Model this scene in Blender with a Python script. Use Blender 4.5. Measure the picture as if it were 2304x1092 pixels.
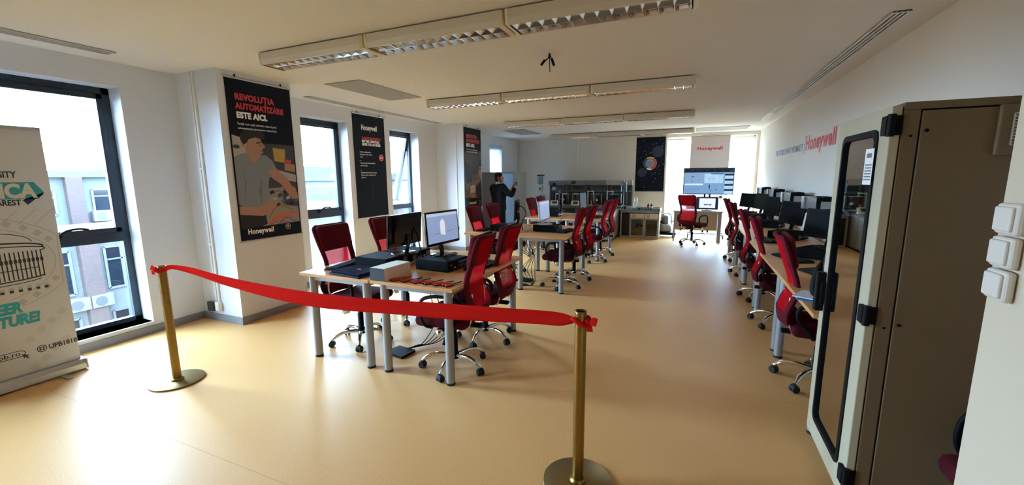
import bpy, math, random
from mathutils import Vector, Matrix
random.seed(7)
R = math.radians
PI = math.pi
SC = bpy.context.scene
COL = SC.collection
for o in list(bpy.data.objects):
    bpy.data.objects.remove(o)

# ------------------------------------------------------------------ camera
F_PX, YAW, PITCH, ROLL, CAM_H = 938.0, .40629, .1574, -.0080, 1.65
fw = Vector((-math.sin(YAW)*math.cos(PITCH), math.cos(YAW)*math.cos(PITCH), -math.sin(PITCH)))
rt = Vector((math.cos(YAW), math.sin(YAW), 0))
up = rt.cross(fw)
rt, up = math.cos(ROLL)*rt + math.sin(ROLL)*up, -math.sin(ROLL)*rt + math.cos(ROLL)*up
cam = bpy.data.cameras.new('camera')
cam.sensor_width = 36.0
cam.sensor_fit = 'HORIZONTAL'
cam.lens = F_PX/2304*36.0
cam.clip_end = 800
cam.clip_start = .02
co = bpy.data.objects.new('camera', cam)
COL.objects.link(co)
m3 = Matrix((rt, up, -fw)).transposed()
co.matrix_world = Matrix.Translation((0, 0, CAM_H)) @ m3.to_4x4()
SC.camera = co

# ------------------------------------------------------------------ world: bright overcast sky
w = bpy.data.worlds.new('sky')
SC.world = w
w.use_nodes = True
nt = w.node_tree
nt.nodes.clear()
tc = nt.nodes.new('ShaderNodeTexCoord')
sp = nt.nodes.new('ShaderNodeSeparateXYZ')
rp = nt.nodes.new('ShaderNodeValToRGB')
nz = nt.nodes.new('ShaderNodeTexNoise')
nz.inputs['Scale'].default_value = 3.0
nz.inputs['Detail'].default_value = 4.0
ma = nt.nodes.new('ShaderNodeMath'); ma.operation = 'MULTIPLY_ADD'
ma.inputs[1].default_value = .12
bg = nt.nodes.new('ShaderNodeBackground')
ou = nt.nodes.new('ShaderNodeOutputWorld')
rp.color_ramp.elements[0].position = 0.0
rp.color_ramp.elements[0].color = (.30, .30, .27, 1)
rp.color_ramp.elements[1].position = 1.0
rp.color_ramp.elements[1].color = (.47, .69, 1.0, 1)
e = rp.color_ramp.elements.new(.03); e.color = (.46, .66, .92, 1)
e = rp.color_ramp.elements.new(.35); e.color = (.47, .69, 1.0, 1)
nt.links.new(tc.outputs['Generated'], sp.inputs[0])
nt.links.new(tc.outputs['Generated'], nz.inputs['Vector'])
nt.links.new(nz.outputs['Fac'], ma.inputs[0])
nt.links.new(sp.outputs['Z'], ma.inputs[2])
nt.links.new(ma.outputs[0], rp.inputs['Fac'])
nt.links.new(rp.outputs['Color'], bg.inputs['Color'])
bg.inputs['Strength'].default_value = 85.0
nt.links.new(bg.outputs[0], ou.inputs[0])

vs = SC.view_settings
vs.view_transform = 'Standard'
vs.look = 'None'
vs.gamma = 1.0
vs.use_curve_mapping = False
vs.exposure = 0.0
SC.display_settings.display_device = 'sRGB'
SC.cycles.max_bounces = 16
SC.cycles.diffuse_bounces = 14
SC.cycles.transparent_max_bounces = 16
SC.cycles.sample_clamp_indirect = 12.0
SC.cycles.caustics_reflective = False
SC.cycles.caustics_refractive = False


def portal(x, y, z, sx, sy, rot):
    l = bpy.data.lights.new('daylight_portal', 'AREA')
    l.shape = 'RECTANGLE'
    l.size = sx
    l.size_y = sy
    l.cycles.is_portal = True
    o = bpy.data.objects.new('daylight_portal', l)
    COL.objects.link(o)
    o.location = (x, y, z)
    o.rotation_euler = rot
    return o


# ------------------------------------------------------------------ materials
def s2l(h):
    if isinstance(h, str):
        h = h.lstrip('#')
        c = [int(h[i:i+2], 16)/255 for i in (0, 2, 4)]
        return tuple(x/12.92 if x <= .04045 else ((x+.055)/1.055)**2.4 for x in c)
    return h


MATS = {}


def mat(name, color, rough=.6, metal=0.0, emit=None, es=1.0, bump=0.0, bscale=200.0, var=0.0, vscale=8.0, spec=.5, coat=0.0, aniso=None):
    if name in MATS:
        return MATS[name]
    m = bpy.data.materials.new(name)
    m.use_nodes = True
    n = m.node_tree
    b = n.nodes['Principled BSDF']
    c = s2l(color)
    b.inputs['Base Color'].default_value = (*c, 1)
    b.inputs['Roughness'].default_value = rough
    b.inputs['Metallic'].default_value = metal
    b.inputs['Specular IOR Level'].default_value = spec
    if coat:
        b.inputs['Coat Weight'].default_value = coat
        b.inputs['Coat Roughness'].default_value = .15
    if emit:
        b.inputs['Emission Color'].default_value = (*s2l(emit), 1)
        b.inputs['Emission Strength'].default_value = es
    t = n.nodes.new('ShaderNodeTexCoord')
    if var:
        z = n.nodes.new('ShaderNodeTexNoise')
        z.inputs['Scale'].default_value = vscale
        z.inputs['Detail'].default_value = 5
        r = n.nodes.new('ShaderNodeValToRGB')
        r.color_ramp.elements[0].position = .3
        r.color_ramp.elements[1].position = .7
        r.color_ramp.elements[0].color = (*[max(0, x*(1-var)) for x in c], 1)
        r.color_ramp.elements[1].color = (*[min(1, x*(1+var)) for x in c], 1)
        n.links.new(t.outputs['Object'], z.inputs['Vector'])
        n.links.new(z.outputs['Fac'], r.inputs['Fac'])
        n.links.new(r.outputs['Color'], b.inputs['Base Color'])
    if bump:
        z = n.nodes.new('ShaderNodeTexNoise')
        z.inputs['Scale'].default_value = bscale
        z.inputs['Detail'].default_value = 3
        u = n.nodes.new('ShaderNodeBump')
        u.inputs['Strength'].default_value = bump
        u.inputs['Distance'].default_value = .002
        n.links.new(t.outputs['Object'], z.inputs['Vector'])
        n.links.new(z.outputs['Fac'], u.inputs['Height'])
        n.links.new(u.outputs['Normal'], b.inputs['Normal'])
    MATS[name] = m
    return m


def glass_mat(name, tint=(.93, .97, .97), refl=.08):
    if name in MATS:
        return MATS[name]
    m = bpy.data.materials.new(name)
    m.use_nodes = True
    n = m.node_tree
    n.nodes.clear()
    o = n.nodes.new('ShaderNodeOutputMaterial')
    tr = n.nodes.new('ShaderNodeBsdfTransparent')
    tr.inputs[0].default_value = (*tint, 1)
    g = n.nodes.new('ShaderNodeBsdfGlossy')
    g.inputs['Roughness'].default_value = .02
    mx = n.nodes.new('ShaderNodeMixShader')
    lw = n.nodes.new('ShaderNodeLayerWeight')
    lw.inputs['Blend'].default_value = .25
    mu = n.nodes.new('ShaderNodeMath'); mu.operation = 'MULTIPLY_ADD'
    mu.inputs[1].default_value = .6; mu.inputs[2].default_value = refl*.3
    n.links.new(lw.outputs['Fresnel'], mu.inputs[0])
    n.links.new(mu.outputs[0], mx.inputs[0])
    n.links.new(tr.outputs[0], mx.inputs[1])
    n.links.new(g.outputs[0], mx.inputs[2])
    n.links.new(mx.outputs[0], o.inputs[0])
    MATS[name] = m
    return m


def cloth_mat(name, color, trans=.4, hole=0.0, rough=.9, weave=600.0):
    """fabric that lets some light through; hole = share of open weave"""
    if name in MATS:
        return MATS[name]
    m = bpy.data.materials.new(name)
    m.use_nodes = True
    n = m.node_tree
    n.nodes.clear()
    c = s2l(color)
    o = n.nodes.new('ShaderNodeOutputMaterial')
    d = n.nodes.new('ShaderNodeBsdfDiffuse'); d.inputs[0].default_value = (*c, 1)
    t = n.nodes.new('ShaderNodeBsdfTranslucent'); t.inputs[0].default_value = (*c, 1)
    mx = n.nodes.new('ShaderNodeMixShader'); mx.inputs[0].default_value = trans
    n.links.new(d.outputs[0], mx.inputs[1]); n.links.new(t.outputs[0], mx.inputs[2])
    last = mx
    if hole:
        tr = n.nodes.new('ShaderNodeBsdfTransparent')
        m2 = n.nodes.new('ShaderNodeMixShader'); m2.inputs[0].default_value = hole
        n.links.new(last.outputs[0], m2.inputs[1]); n.links.new(tr.outputs[0], m2.inputs[2])
        last = m2
    n.links.new(last.outputs[0], o.inputs[0])
    MATS[name] = m
    return m


def floor_mat():
    m = bpy.data.materials.new('beige_linoleum')
    m.use_nodes = True
    n = m.node_tree
    b = n.nodes['Principled BSDF']
    t = n.nodes.new('ShaderNodeTexCoord')
    z = n.nodes.new('ShaderNodeTexNoise'); z.inputs['Scale'].default_value = 130; z.inputs['Detail'].default_value = 8
    z2 = n.nodes.new('ShaderNodeTexNoise'); z2.inputs['Scale'].default_value = .9; z2.inputs['Detail'].default_value = 3
    r = n.nodes.new('ShaderNodeValToRGB')
    r.color_ramp.elements[0].position = .3; r.color_ramp.elements[0].color = (*s2l('#dca562'), 1)
    r.color_ramp.elements[1].position = .7; r.color_ramp.elements[1].color = (*s2l('#eab87a'), 1)
    n.links.new(t.outputs['Object'], z.inputs['Vector'])
    n.links.new(t.outputs['Object'], z2.inputs['Vector'])
    n.links.new(z.outputs['Fac'], r.inputs['Fac'])
    # welded seams every 2 m across the room
    spx = n.nodes.new('ShaderNodeSeparateXYZ'); n.links.new(t.outputs['Object'], spx.inputs[0])
    a = n.nodes.new('ShaderNodeMath'); a.operation = 'ADD'; a.inputs[1].default_value = 40.62
    n.links.new(spx.outputs['Y'], a.inputs[0])
    md = n.nodes.new('ShaderNodeMath'); md.operation = 'MODULO'; md.inputs[1].default_value = 2.0
    n.links.new(a.outputs[0], md.inputs[0])
    lt = n.nodes.new('ShaderNodeMath'); lt.operation = 'LESS_THAN'; lt.inputs[1].default_value = .006
    n.links.new(md.outputs[0], lt.inputs[0])
    ml = n.nodes.new('ShaderNodeMath'); ml.operation = 'MULTIPLY'; ml.inputs[1].default_value = .35
    n.links.new(lt.outputs[0], ml.inputs[0])
    mx = n.nodes.new('ShaderNodeMixRGB'); mx.inputs['Color2'].default_value = (*s2l('#96754a'), 1)
    n.links.new(ml.outputs[0], mx.inputs['Fac']); n.links.new(r.outputs['Color'], mx.inputs['Color1'])
    n.links.new(mx.outputs[0], b.inputs['Base Color'])
    rr = n.nodes.new('ShaderNodeMapRange')
    rr.inputs['To Min'].default_value = .40; rr.inputs['To Max'].default_value = .52
    n.links.new(z2.outputs['Fac'], rr.inputs['Value'])
    n.links.new(rr.outputs[0], b.inputs['Roughness'])
    u = n.nodes.new('ShaderNodeBump'); u.inputs['Strength'].default_value = .05; u.inputs['Distance'].default_value = .003
    z3 = n.nodes.new('ShaderNodeTexNoise'); z3.inputs['Scale'].default_value = 9; z3.inputs['Detail'].default_value = 2
    n.links.new(t.outputs['Object'], z3.inputs['Vector'])
    n.links.new(z3.outputs['Fac'], u.inputs['Height']); n.links.new(u.outputs['Normal'], b.inputs['Normal'])
    b.inputs['Specular IOR Level'].default_value = .24
    return m


def wood_mat(name, a, b_, rough=.35):
    m = bpy.data.materials.new(name)
    m.use_nodes = True
    n = m.node_tree
    b = n.nodes['Principled BSDF']
    t = n.nodes.new('ShaderNodeTexCoord')
    mp = n.nodes.new('ShaderNodeMapping'); mp.inputs['Scale'].default_value = (30, 2.0, 30)
    z = n.nodes.new('ShaderNodeTexNoise'); z.inputs['Scale'].default_value = 2.0; z.inputs['Detail'].default_value = 6
    r = n.nodes.new('ShaderNodeValToRGB')
    r.color_ramp.elements[0].position = .3; r.color_ramp.elements[0].color = (*s2l(a), 1)
    r.color_ramp.elements[1].position = .7; r.color_ramp.elements[1].color = (*s2l(b_), 1)
    n.links.new(t.outputs['Object'], mp.inputs[0]); n.links.new(mp.outputs[0], z.inputs['Vector'])
    n.links.new(z.outputs['Fac'], r.inputs['Fac']); n.links.new(r.outputs['Color'], b.inputs['Base Color'])
    b.inputs['Roughness'].default_value = rough
    return m


def brick_mat(name, c1, c2, mortar, scale=1.0):
    m = bpy.data.materials.new(name)
    m.use_nodes = True
    n = m.node_tree
    b = n.nodes['Principled BSDF']
    t = n.nodes.new('ShaderNodeTexCoord')
    sp_ = n.nodes.new('ShaderNodeSeparateXYZ')
    cb = n.nodes.new('ShaderNodeCombineXYZ')
    ad = n.nodes.new('ShaderNodeMath'); ad.operation = 'ADD'
    n.links.new(t.outputs['Object'], sp_.inputs[0])
    n.links.new(sp_.outputs['X'], ad.inputs[0]); n.links.new(sp_.outputs['Y'], ad.inputs[1])
    n.links.new(ad.outputs[0], cb.inputs['X']); n.links.new(sp_.outputs['Z'], cb.inputs['Y'])
    k = n.nodes.new('ShaderNodeTexBrick')
    k.inputs['Scale'].default_value = scale
    k.inputs['Color1'].default_value = (*s2l(c1), 1); k.inputs['Color2'].default_value = (*s2l(c2), 1)
    k.inputs['Mortar'].default_value = (*s2l(mortar), 1)
    k.inputs['Brick Width'].default_value = .25; k.inputs['Row Height'].default_value = .08
    k.inputs['Mortar Size'].default_value = .008
    n.links.new(cb.outputs[0], k.inputs['Vector']); n.links.new(k.outputs['Color'], b.inputs['Base Color'])
    b.inputs['Roughness'].default_value = .9
    return m


M_WALL = mat('white_wall_paint', '#d9dde4', .85, bump=.15, bscale=120)
M_CEIL = mat('ceiling_paint', '#e6e2dc', .9, bump=.1, bscale=90)
M_TRIM = mat('grey_vinyl_baseboard', '#84868a', .5)
M_FLOOR = floor_mat()
M_DARKFR = mat('charcoal_aluminium', '#252c33', .4, .3)
M_GLASS = glass_mat('window_glass')
M_BEECH = wood_mat('beech_laminate', '#cb9058', '#dba56c')
M_BEECHEDGE = mat('beech_edge', '#b9854c', .5)
M_STEEL = mat('grey_powder_coated_steel', '#9b9ea0', .4, .35)
M_CHROME = mat('chrome', '#e8e8e8', .08, 1.0)
M_BLACKP = mat('black_plastic', '#0b0b0c', .6, spec=.15)
M_BLACKG = mat('glossy_black_plastic', '#0b0b0d', .12)
M_MAROON = mat('maroon_upholstery', '#5e0f1d', .95, bump=.4, bscale=500, var=.12, vscale=60, spec=.2)
M_MAROON2 = mat('dark_maroon_fabric', '#4a0c18', .95, bump=.4, bscale=500, spec=.2)
M_NET = cloth_mat('red_netting', '#cf1a24', .35, .12)
M_RUBBER = mat('black_rubber', '#101010', .7)
M_CASE = mat('black_computer_case', '#0a0a0b', .75, spec=.1, bump=.1, bscale=400)
M_GREYP = mat('grey_plastic', '#6b6d70', .5)
M_WHITEP = mat('white_plastic', '#e4e2dc', .45)
M_CREAM = mat('cream_plastic', '#e2d6b8', .5)
M_SILVER = mat('silver_reflector', '#f2f2f2', .12, 1.0)
M_RED = mat('red_print', '#c8202c', .6)
M_WHITE = mat('white_print', '#eeeeee', .6)
M_ALU = mat('brushed_aluminium', '#b9bbbd', .35, .8)


# ------------------------------------------------------------------ mesh builder
class MB:
    def __init__(s):
        s.v = []; s.f = []; s.m = []; s.s = []; s.T = None

    def add(s, vs_, fs, mi=0, smooth=False):
        k = len(s.v)
        if s.T is not None:
            vs_ = [s.T @ Vector(p) for p in vs_]
        s.v += [tuple(p) for p in vs_]
        for f in fs:
            s.f.append(tuple(i+k for i in f)); s.m.append(mi); s.s.append(smooth)
        return s

    def box(s, x0, x1, y0, y1, z0, z1, mi=0):
        if x0 > x1: x0, x1 = x1, x0
        if y0 > y1: y0, y1 = y1, y0
        if z0 > z1: z0, z1 = z1, z0
        v = [(x0, y0, z0), (x1, y0, z0), (x1, y1, z0), (x0, y1, z0), (x0, y0, z1), (x1, y0, z1), (x1, y1, z1), (x0, y1, z1)]
        return s.add(v, [(0, 3, 2, 1), (4, 5, 6, 7), (0, 1, 5, 4), (1, 2, 6, 5), (2, 3, 7, 6), (3, 0, 4, 7)], mi)

    def cyl(s, p0, p1, r0, r1=None, seg=16, mi=0, smooth=True, caps=True):
        r1 = r0 if r1 is None else r1
        p0 = Vector(p0); p1 = Vector(p1); d = (p1-p0).normalized()
        a = Vector((0, 0, 1)) if abs(d.z) < .9 else Vector((1, 0, 0))
        u = d.cross(a).normalized(); w_ = d.cross(u)
        v = []
        for p, r in ((p0, r0), (p1, r1)):
            for i in range(seg):
                t = 2*PI*i/seg
                v.append(p+(u*math.cos(t)+w_*math.sin(t))*r)
        s.add(v, [(i, i+seg, (i+1) % seg+seg, (i+1) % seg) for i in range(seg)], mi, smooth)
        if caps:
            s.add(v, [tuple(range(seg)), tuple(reversed(range(seg, 2*seg)))], mi, False)
        return s

    def tube(s, pts, r, seg=8, mi=0, caps=True, flat=None):
        pts = [Vector(p) for p in pts]
        n = len(pts); v = []
        rr = r if isinstance(r, (list, tuple)) else [r]*n
        u = None
        for i, p in enumerate(pts):
            d = (pts[min(i+1, n-1)]-pts[max(i-1, 0)]).normalized()
            if u is None:
                a = Vector((0, 0, 1)) if abs(d.z) < .9 else Vector((1, 0, 0))
                u = d.cross(a).normalized()
            else:
                u = (u-d*u.dot(d)).normalized()
            w_ = d.cross(u)
            fl = flat or 1
            for k in range(seg):
                t = 2*PI*k/seg
                v.append(p+(u*math.cos(t)*fl+w_*math.sin(t))*rr[i])
        f = []
        for i in range(n-1):
            for k in range(seg):
                k2 = (k+1) % seg
                f.append((i*seg+k, (i+1)*seg+k, (i+1)*seg+k2, i*seg+k2))
        s.add(v, f, mi, True)
        if caps:
            s.add(v, [tuple(range(seg)), tuple(reversed(range((n-1)*seg, n*seg)))], mi, False)
        return s

    def lathe(s, prof, c=(0, 0, 0), seg=24, mi=0, axis='z', smooth=True):
        v = []
        for r, h in prof:
            for i in range(seg):
                t = 2*PI*i/seg
                a, b = r*math.cos(t), r*math.sin(t)
                p = {'z': (a, b, h), 'y': (a, h, b), 'x': (h, a, b)}[axis]
                v.append((c[0]+p[0], c[1]+p[1], c[2]+p[2]))
        f = []
        n = len(prof)
        for j in range(n-1):
            for i in range(seg):
                k = (i+1) % seg
                f.append((j*seg+i, j*seg+k, (j+1)*seg+k, (j+1)*seg+i))
        s.add(v, f, mi, smooth)
        s.add(v, [tuple(reversed(range(seg))), tuple(range((n-1)*seg, n*seg))], mi, False)
        return s

    def prism(s, poly, a0, a1, axis='y', mi=0, smooth=False):
        """extrude a 2-D polygon; axis y: poly=(x,z); x: (y,z); z: (x,y)"""
        def P(p, a):
            return {'y': (p[0], a, p[1]), 'x': (a, p[0], p[1]), 'z': (p[0], p[1], a)}[axis]
        n = len(poly)
        v = [P(p, a0) for p in poly]+[P(p, a1) for p in poly]
        s.add(v, [tuple(range(n)), tuple(reversed(range(n, 2*n)))], mi, False)
        s.add(v, [(i, i+n, (i+1) % n+n, (i+1) % n) for i in range(n)], mi, smooth)
        return s

    def ell(s, c, rx, ry, rz, seg=16, rings=10, mi=0):
        v = [(c[0], c[1], c[2]-rz)]
        for j in range(1, rings):
            ph = -PI/2+PI*j/rings
            for i in range(seg):
                t = 2*PI*i/seg
                v.append((c[0]+rx*math.cos(ph)*math.cos(t), c[1]+ry*math.cos(ph)*math.sin(t), c[2]+rz*math.sin(ph)))
        v.append((c[0], c[1], c[2]+rz))
        f = [(0, 1+(i+1) % seg, 1+i) for i in range(seg)]
        for j in range(rings-2):
            for i in range(seg):
                a = 1+j*seg+i; b = 1+j*seg+(i+1) % seg
                f.append((a, b, b+seg, a+seg))
        L = len(v)-1; q = 1+(rings-2)*seg
        f += [(L, q+i, q+(i+1) % seg) for i in range(seg)]
        return s.add(v, f, mi, True)

    def flat(s, poly, y, mi=0):
        """flat polygon in the local XZ plane facing -Y"""
        v = [(p[0], y, p[1]) for p in poly]
        a = sum(poly[i][0]*poly[(i+1) % len(poly)][1]-poly[(i+1) % len(poly)][0]*poly[i][1] for i in range(len(poly)))
        idx = tuple(range(len(poly)))
        return s.add(v, [idx if a > 0 else tuple(reversed(idx))], mi)

    def disc(s, cx, cz, r, y, mi=0, rz=None, seg=20):
        rz = rz or r
        return s.flat([(cx+r*math.cos(2*PI*i/seg), cz+rz*math.sin(2*PI*i/seg)) for i in range(seg)], y, mi)

    def rect(s, x0, x1, z0, z1, y, mi=0):
        return s.flat([(x0, z0), (x1, z0), (x1, z1), (x0, z1)], y, mi)

    def line2(s, pts, wd, y, mi=0):
        for a, b in zip(pts[:-1], pts[1:]):
            dx, dz = b[0]-a[0], b[1]-a[1]
            L = math.hypot(dx, dz) or 1
            nx, nz_ = -dz/L*wd/2, dx/L*wd/2
            s.flat([(a[0]+nx, a[1]+nz_), (b[0]+nx, b[1]+nz_), (b[0]-nx, b[1]-nz_), (a[0]-nx, a[1]-nz_)], y, mi)
        return s

    def build(s, name, mats, parent=None, bevel=0, bseg=2, loc=None, weld=False):
        me = bpy.data.meshes.new(name)
        me.from_pydata(s.v, [], s.f)
        if not isinstance(mats, (list, tuple)):
            mats = [mats]
        for m in mats:
            me.materials.append(m)
        me.polygons.foreach_set('material_index', s.m)
        me.polygons.foreach_set('use_smooth', s.s)
        me.update()
        o = bpy.data.objects.new(name, me)
        COL.objects.link(o)
        if parent is not None:
            o.parent = parent
        if loc is not None:
            o.location = loc
        if bevel:
            b = o.modifiers.new('bevel', 'BEVEL')
            b.width = bevel; b.segments = bseg; b.limit_method = 'ANGLE'; b.angle_limit = R(40)
            b.harden_normals = False
        return o


def tag(o, label, cat, group=None):
    o['label'] = label; o['category'] = cat
    if group:
        o['group'] = group
    return o


def thing(name, label, cat, loc=(0, 0, 0), rz=0.0, group=None):
    o = bpy.data.objects.new(name, None)
    o.empty_display_size = .1
    COL.objects.link(o)
    o.location = loc
    o.rotation_euler = (0, 0, rz)
    return tag(o, label, cat, group)


def struct(name, mb, mats, parent=None, bevel=0):
    o = mb.build(name, mats, parent, bevel)
    if parent is None:
        o['kind'] = 'structure'
    return o


def sempty(name, loc=(0, 0, 0), rz=0):
    o = bpy.data.objects.new(name, None)
    COL.objects.link(o)
    o.location = loc
    o.rotation_euler = (0, 0, rz)
    o['kind'] = 'structure'
    return o


def dup(root, loc, rz, label, group=None):
    r = root.copy()
    COL.objects.link(r)
    r.location = loc
    r.rotation_euler = (0, 0, rz)
    r['label'] = label
    if group:
        r['group'] = group
    for ch in list(root.children):
        c = ch.copy()
        COL.objects.link(c)
        c.parent = r
        for g in list(ch.children):
            d = g.copy()
            COL.objects.link(d)
            d.parent = c
    return r


def text(body, size, x, z, y, m, parent, name='lettering', align='LEFT', bold=0.0, sx=1.0, ext=.0006, shear=0.0, M=None, space=1.0):
    """text lying in the local XZ plane facing -Y; size = cap height in metres"""
    c = bpy.data.curves.new('t', 'FONT')
    c.body = body
    c.size = size/.70
    c.align_x = align
    c.offset = bold*size
    c.extrude = ext
    c.shear = shear
    c.space_character = space
    c.resolution_u = 3
    o = bpy.data.objects.new('t', c)
    COL.objects.link(o)
    dg = bpy.context.evaluated_depsgraph_get()
    me = bpy.data.meshes.new_from_object(o.evaluated_get(dg))
    bpy.data.objects.remove(o)
    for v in me.vertices:
        p = (v.co.x*sx, -v.co.z, v.co.y)
        v.co = (x+p[0], y+p[1], z+p[2]) if M is None else M @ Vector((x+p[0], y+p[1], z+p[2]))
    me.materials.clear()
    me.materials.append(m)
    me.name = name
    o = bpy.data.objects.new(name, me)
    COL.objects.link(o)
    o.parent = parent
    return o


def smooth_pts(pts, n=8):
    """Catmull-Rom through the points"""
    pts = [Vector(p) for p in pts]
    out = []
    P = [pts[0]*2-pts[1]]+pts+[pts[-1]*2-pts[-2]]
    for i in range(1, len(P)-2):
        for k in range(n):
            t = k/n
            a, b, c, d = P[i-1], P[i], P[i+1], P[i+2]
            out.append(.5*((2*b)+(c-a)*t+(2*a-5*b+4*c-d)*t*t+(3*b-a-3*c+d)*t**3))
    out.append(pts[-1])
    return out

# ================================================================== ROOM
XL, XP, XR, YE, ZC = -5.30, -4.62, 1.57, 12.90, 2.79
YB = -3.2
WT = .22                       # recess depth of the windows
fl = MB().box(-5.62, 1.9, YB-.2, YE+.5, -.12, 0)
struct('floor', fl, M_FLOOR)
ce = MB().box(-5.62, 1.9, YB-.2, YE+.5, ZC, ZC+.15)
struct('ceiling', ce, M_CEIL)

WINS = [(-.45, .48), (1.50, 2.45), (4.55, 5.46), (6.52, 7.42), (10.78, 11.60)]
ZS, ZT_ = .13, 2.56
wl = MB()
y = YB
xo = XL-WT-.06
for a, b in WINS:
    wl.box(xo, XL, y, a, 0, ZC)
    wl.box(xo, XL, a, b, 0, ZS)
    wl.box(xo, XL, a, b, ZT_, ZC)
    y = b
wl.box(xo, XL, y, YE+.4, 0, ZC)
wl.box(XL, XP, 2.97, 3.86, 0, ZC)
wl.box(XL, XP, 8.10, 8.94, 0, ZC)
struct('wall_left', wl, M_WALL)
# skirting along the left wall and round the piers
bl = MB()
ya = YB
for p0, p1 in ((2.97, 3.86), (8.10, 8.94)):
    bl.box(XL, XL+.012, ya, p0, 0, .085)
    bl.box(XL, XP+.012, p0-.012, p0, 0, .085)
    bl.box(XP, XP+.012, p0, p1, 0, .085)
    bl.box(XL, XP+.012, p1, p1+.012, 0, .085)
    ya = p1
bl.box(XL, XL+.012, ya, YE, 0, .085)
struct('baseboard_left', bl, M_TRIM)

for i, (a, b) in enumerate(WINS):
    W = sempty('window_%d' % (i+1), (XL-WT, a, ZS))
    w_ = b-a
    h = ZT_-ZS
    fr = MB()
    t = .065
    zt = 1.08-ZS
    fr.box(-.05, .02, 0, t, 0, h); fr.box(-.05, .02, w_-t, w_, 0, h)
    fr.box(-.05, .02, 0, w_, h-t, h); fr.box(-.05, .02, 0, w_, 0, t*.8)
    fr.box(-.055, .025, 0, w_, zt-.07, zt+.03)
    fr.build('window_frame', M_DARKFR, W, .004)
    MB().box(-.018, -.012, t, w_-t, t*.8, zt-.07).build('pane', M_GLASS, W)
    # opening sash
    opened = (i == 3)
    sa = MB()
    s0, s1, z0, z1 = t, w_-t, zt+.03, h-t
    q = .05
    sa.box(-.02, .03, s0, s0+q, z0, z1); sa.box(-.02, .03, s1-q, s1, z0, z1)
    sa.box(-.02, .03, s0, s1, z1-q, z1); sa.box(-.02, .03, s0, s1, z0, z0+q)
    so = sa.build('sash', M_DARKFR, W, .004)
    pn = MB().box(0.0, .006, s0+q, s1-q, z0+q, z1-q).build('pane', M_GLASS, so)
    hd = MB().tube(smooth_pts([(.03, w_*.42, z0+.02), (.07, w_*.42, z0+.03), (.085, w_*.47, z0+.06), (.085, w_*.56, z0+.07), (.08, w_*.63, z0+.055)]), .011, 8)
    hd.box(.025, .045, w_*.42-.02, w_*.42+.02, z0-.01, z0+.05)
    hd.build('handle', M_BLACKP, so)
    if opened:
        for ob in (so,):
            piv = Vector((0, 0, z1))
            ob.matrix_local = Matrix.Translation(piv) @ Matrix.Rotation(R(14), 4, 'Y') @ Matrix.Translation(-piv)
        MB().box(-.24, .0, w_-t-.03, w_-t-.018, z0+.03, z0+.05).build('stay_arm', M_ALU, W)
    MB().box(.0, WT+.015, .0, w_, -.012, .0).build('window_sill', mat('sill_laminate', '#d7dde2', .35), W)
    portal(XL-.03-WT, (a+b)/2, (ZS+ZT_)/2, h, w_, (0, R(-90), 0))

# right wall, near partition, back wall
M_WALLW = mat('warm_white_wall_paint', '#e3dcd0', .85, bump=.15, bscale=120)
struct('wall_right', MB().box(XR, XR+.2, 1.41, YE+.4, 0, ZC), M_WALLW)
struct('wall_partition', MB().box(.70, XR+.2, YB, 1.41, 0, ZC), mat('cream_wall_paint', '#cfc0a6', .85, bump=.2, bscale=150))
struct('wall_back', MB().box(-5.6, XR+.2, YB-.15, YB, 0, ZC), mat('light_cut_brown', '#6b5a48', .8))  # unseen wall behind the camera, coloured dark so less light reaches the rack side
struct('baseboard_right', MB().box(XR-.012, XR, 1.41, YE, 0, .085), M_TRIM)

# end wall with the tall glazed niche
NX0, NX1, NZ = -.72, 1.50, 2.70
we = MB()
we.box(xo, NX0, YE, YE+.35, 0, ZC); we.box(NX1, XR+.2, YE, YE+.35, 0, ZC); we.box(NX0, NX1, YE, YE+.35, NZ, ZC)
struct('wall_end', we, M_WALLW)
struct('baseboard_end', MB().box(XL, NX0, YE-.012, YE, 0, .085), M_TRIM)
W = sempty('window_6', (NX0, YE+.28, 0))
fr = MB()
nw = NX1-NX0
for xx in (0, nw*.34-.03, nw*.66-.03, nw-.06):
    fr.box(xx, xx+.06, 0, .06, 0, NZ)
fr.box(0, nw, 0, .06, NZ-.06, NZ); fr.box(0, nw, 0, .06, 0, .07); fr.box(0, nw, 0, .06, 1.0, 1.06)
fr.build('window_frame', mat('pale_window_frame', '#cfd6da', .5), W)
MB().box(.03, nw-.03, .025, .031, .03, NZ-.03).build('pane', M_GLASS, W)
portal((NX0+NX1)/2, YE+.36, NZ/2, nw, NZ, (R(-90), 0, 0))
M_BLIND = cloth_mat('white_blind_fabric', '#fbf5ec', .8, .06)
for nm, x0, x1, lb in (('roller_blind', NX0+.03, -.13, 'white roller blind glowing beside the dark emblem poster'),
                       ('roller_blind', .90, NX1-.04, 'white roller blind glowing in the corner by the right-hand wall')):
    t = thing(nm, lb, 'blind', ((x0+x1)/2, YE+.14, .06), 0, 'white roller blinds in the end window')
    hw = (x1-x0)/2
    MB().box(-hw, hw, 0, .002, 0.02, NZ-.09).build('blind_fabric', M_BLIND, t)
    MB().cyl((-hw-.01, .02, NZ-.11), (hw+.01, .02, NZ-.11), .03).build('roller_tube', M_WHITEP, t)
    MB().box(-hw, hw, -.008, .01, 0, .022).build('bottom_bar', M_ALU, t)

t = thing('roller_blind', 'pale blue glowing blind in the far left window above the grey partition', 'blind', (XL-.03, 11.19, ZS+.02), R(90))
MB().box(-.40, .40, 0, .002, 0, 2.40).build('blind_fabric', cloth_mat('pale_blue_blind', '#dfe8ec', .6, .10), t)
MB().box(-.40, .40, -.006, .008, -.005, .015).build('bottom_bar', M_ALU, t)

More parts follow.
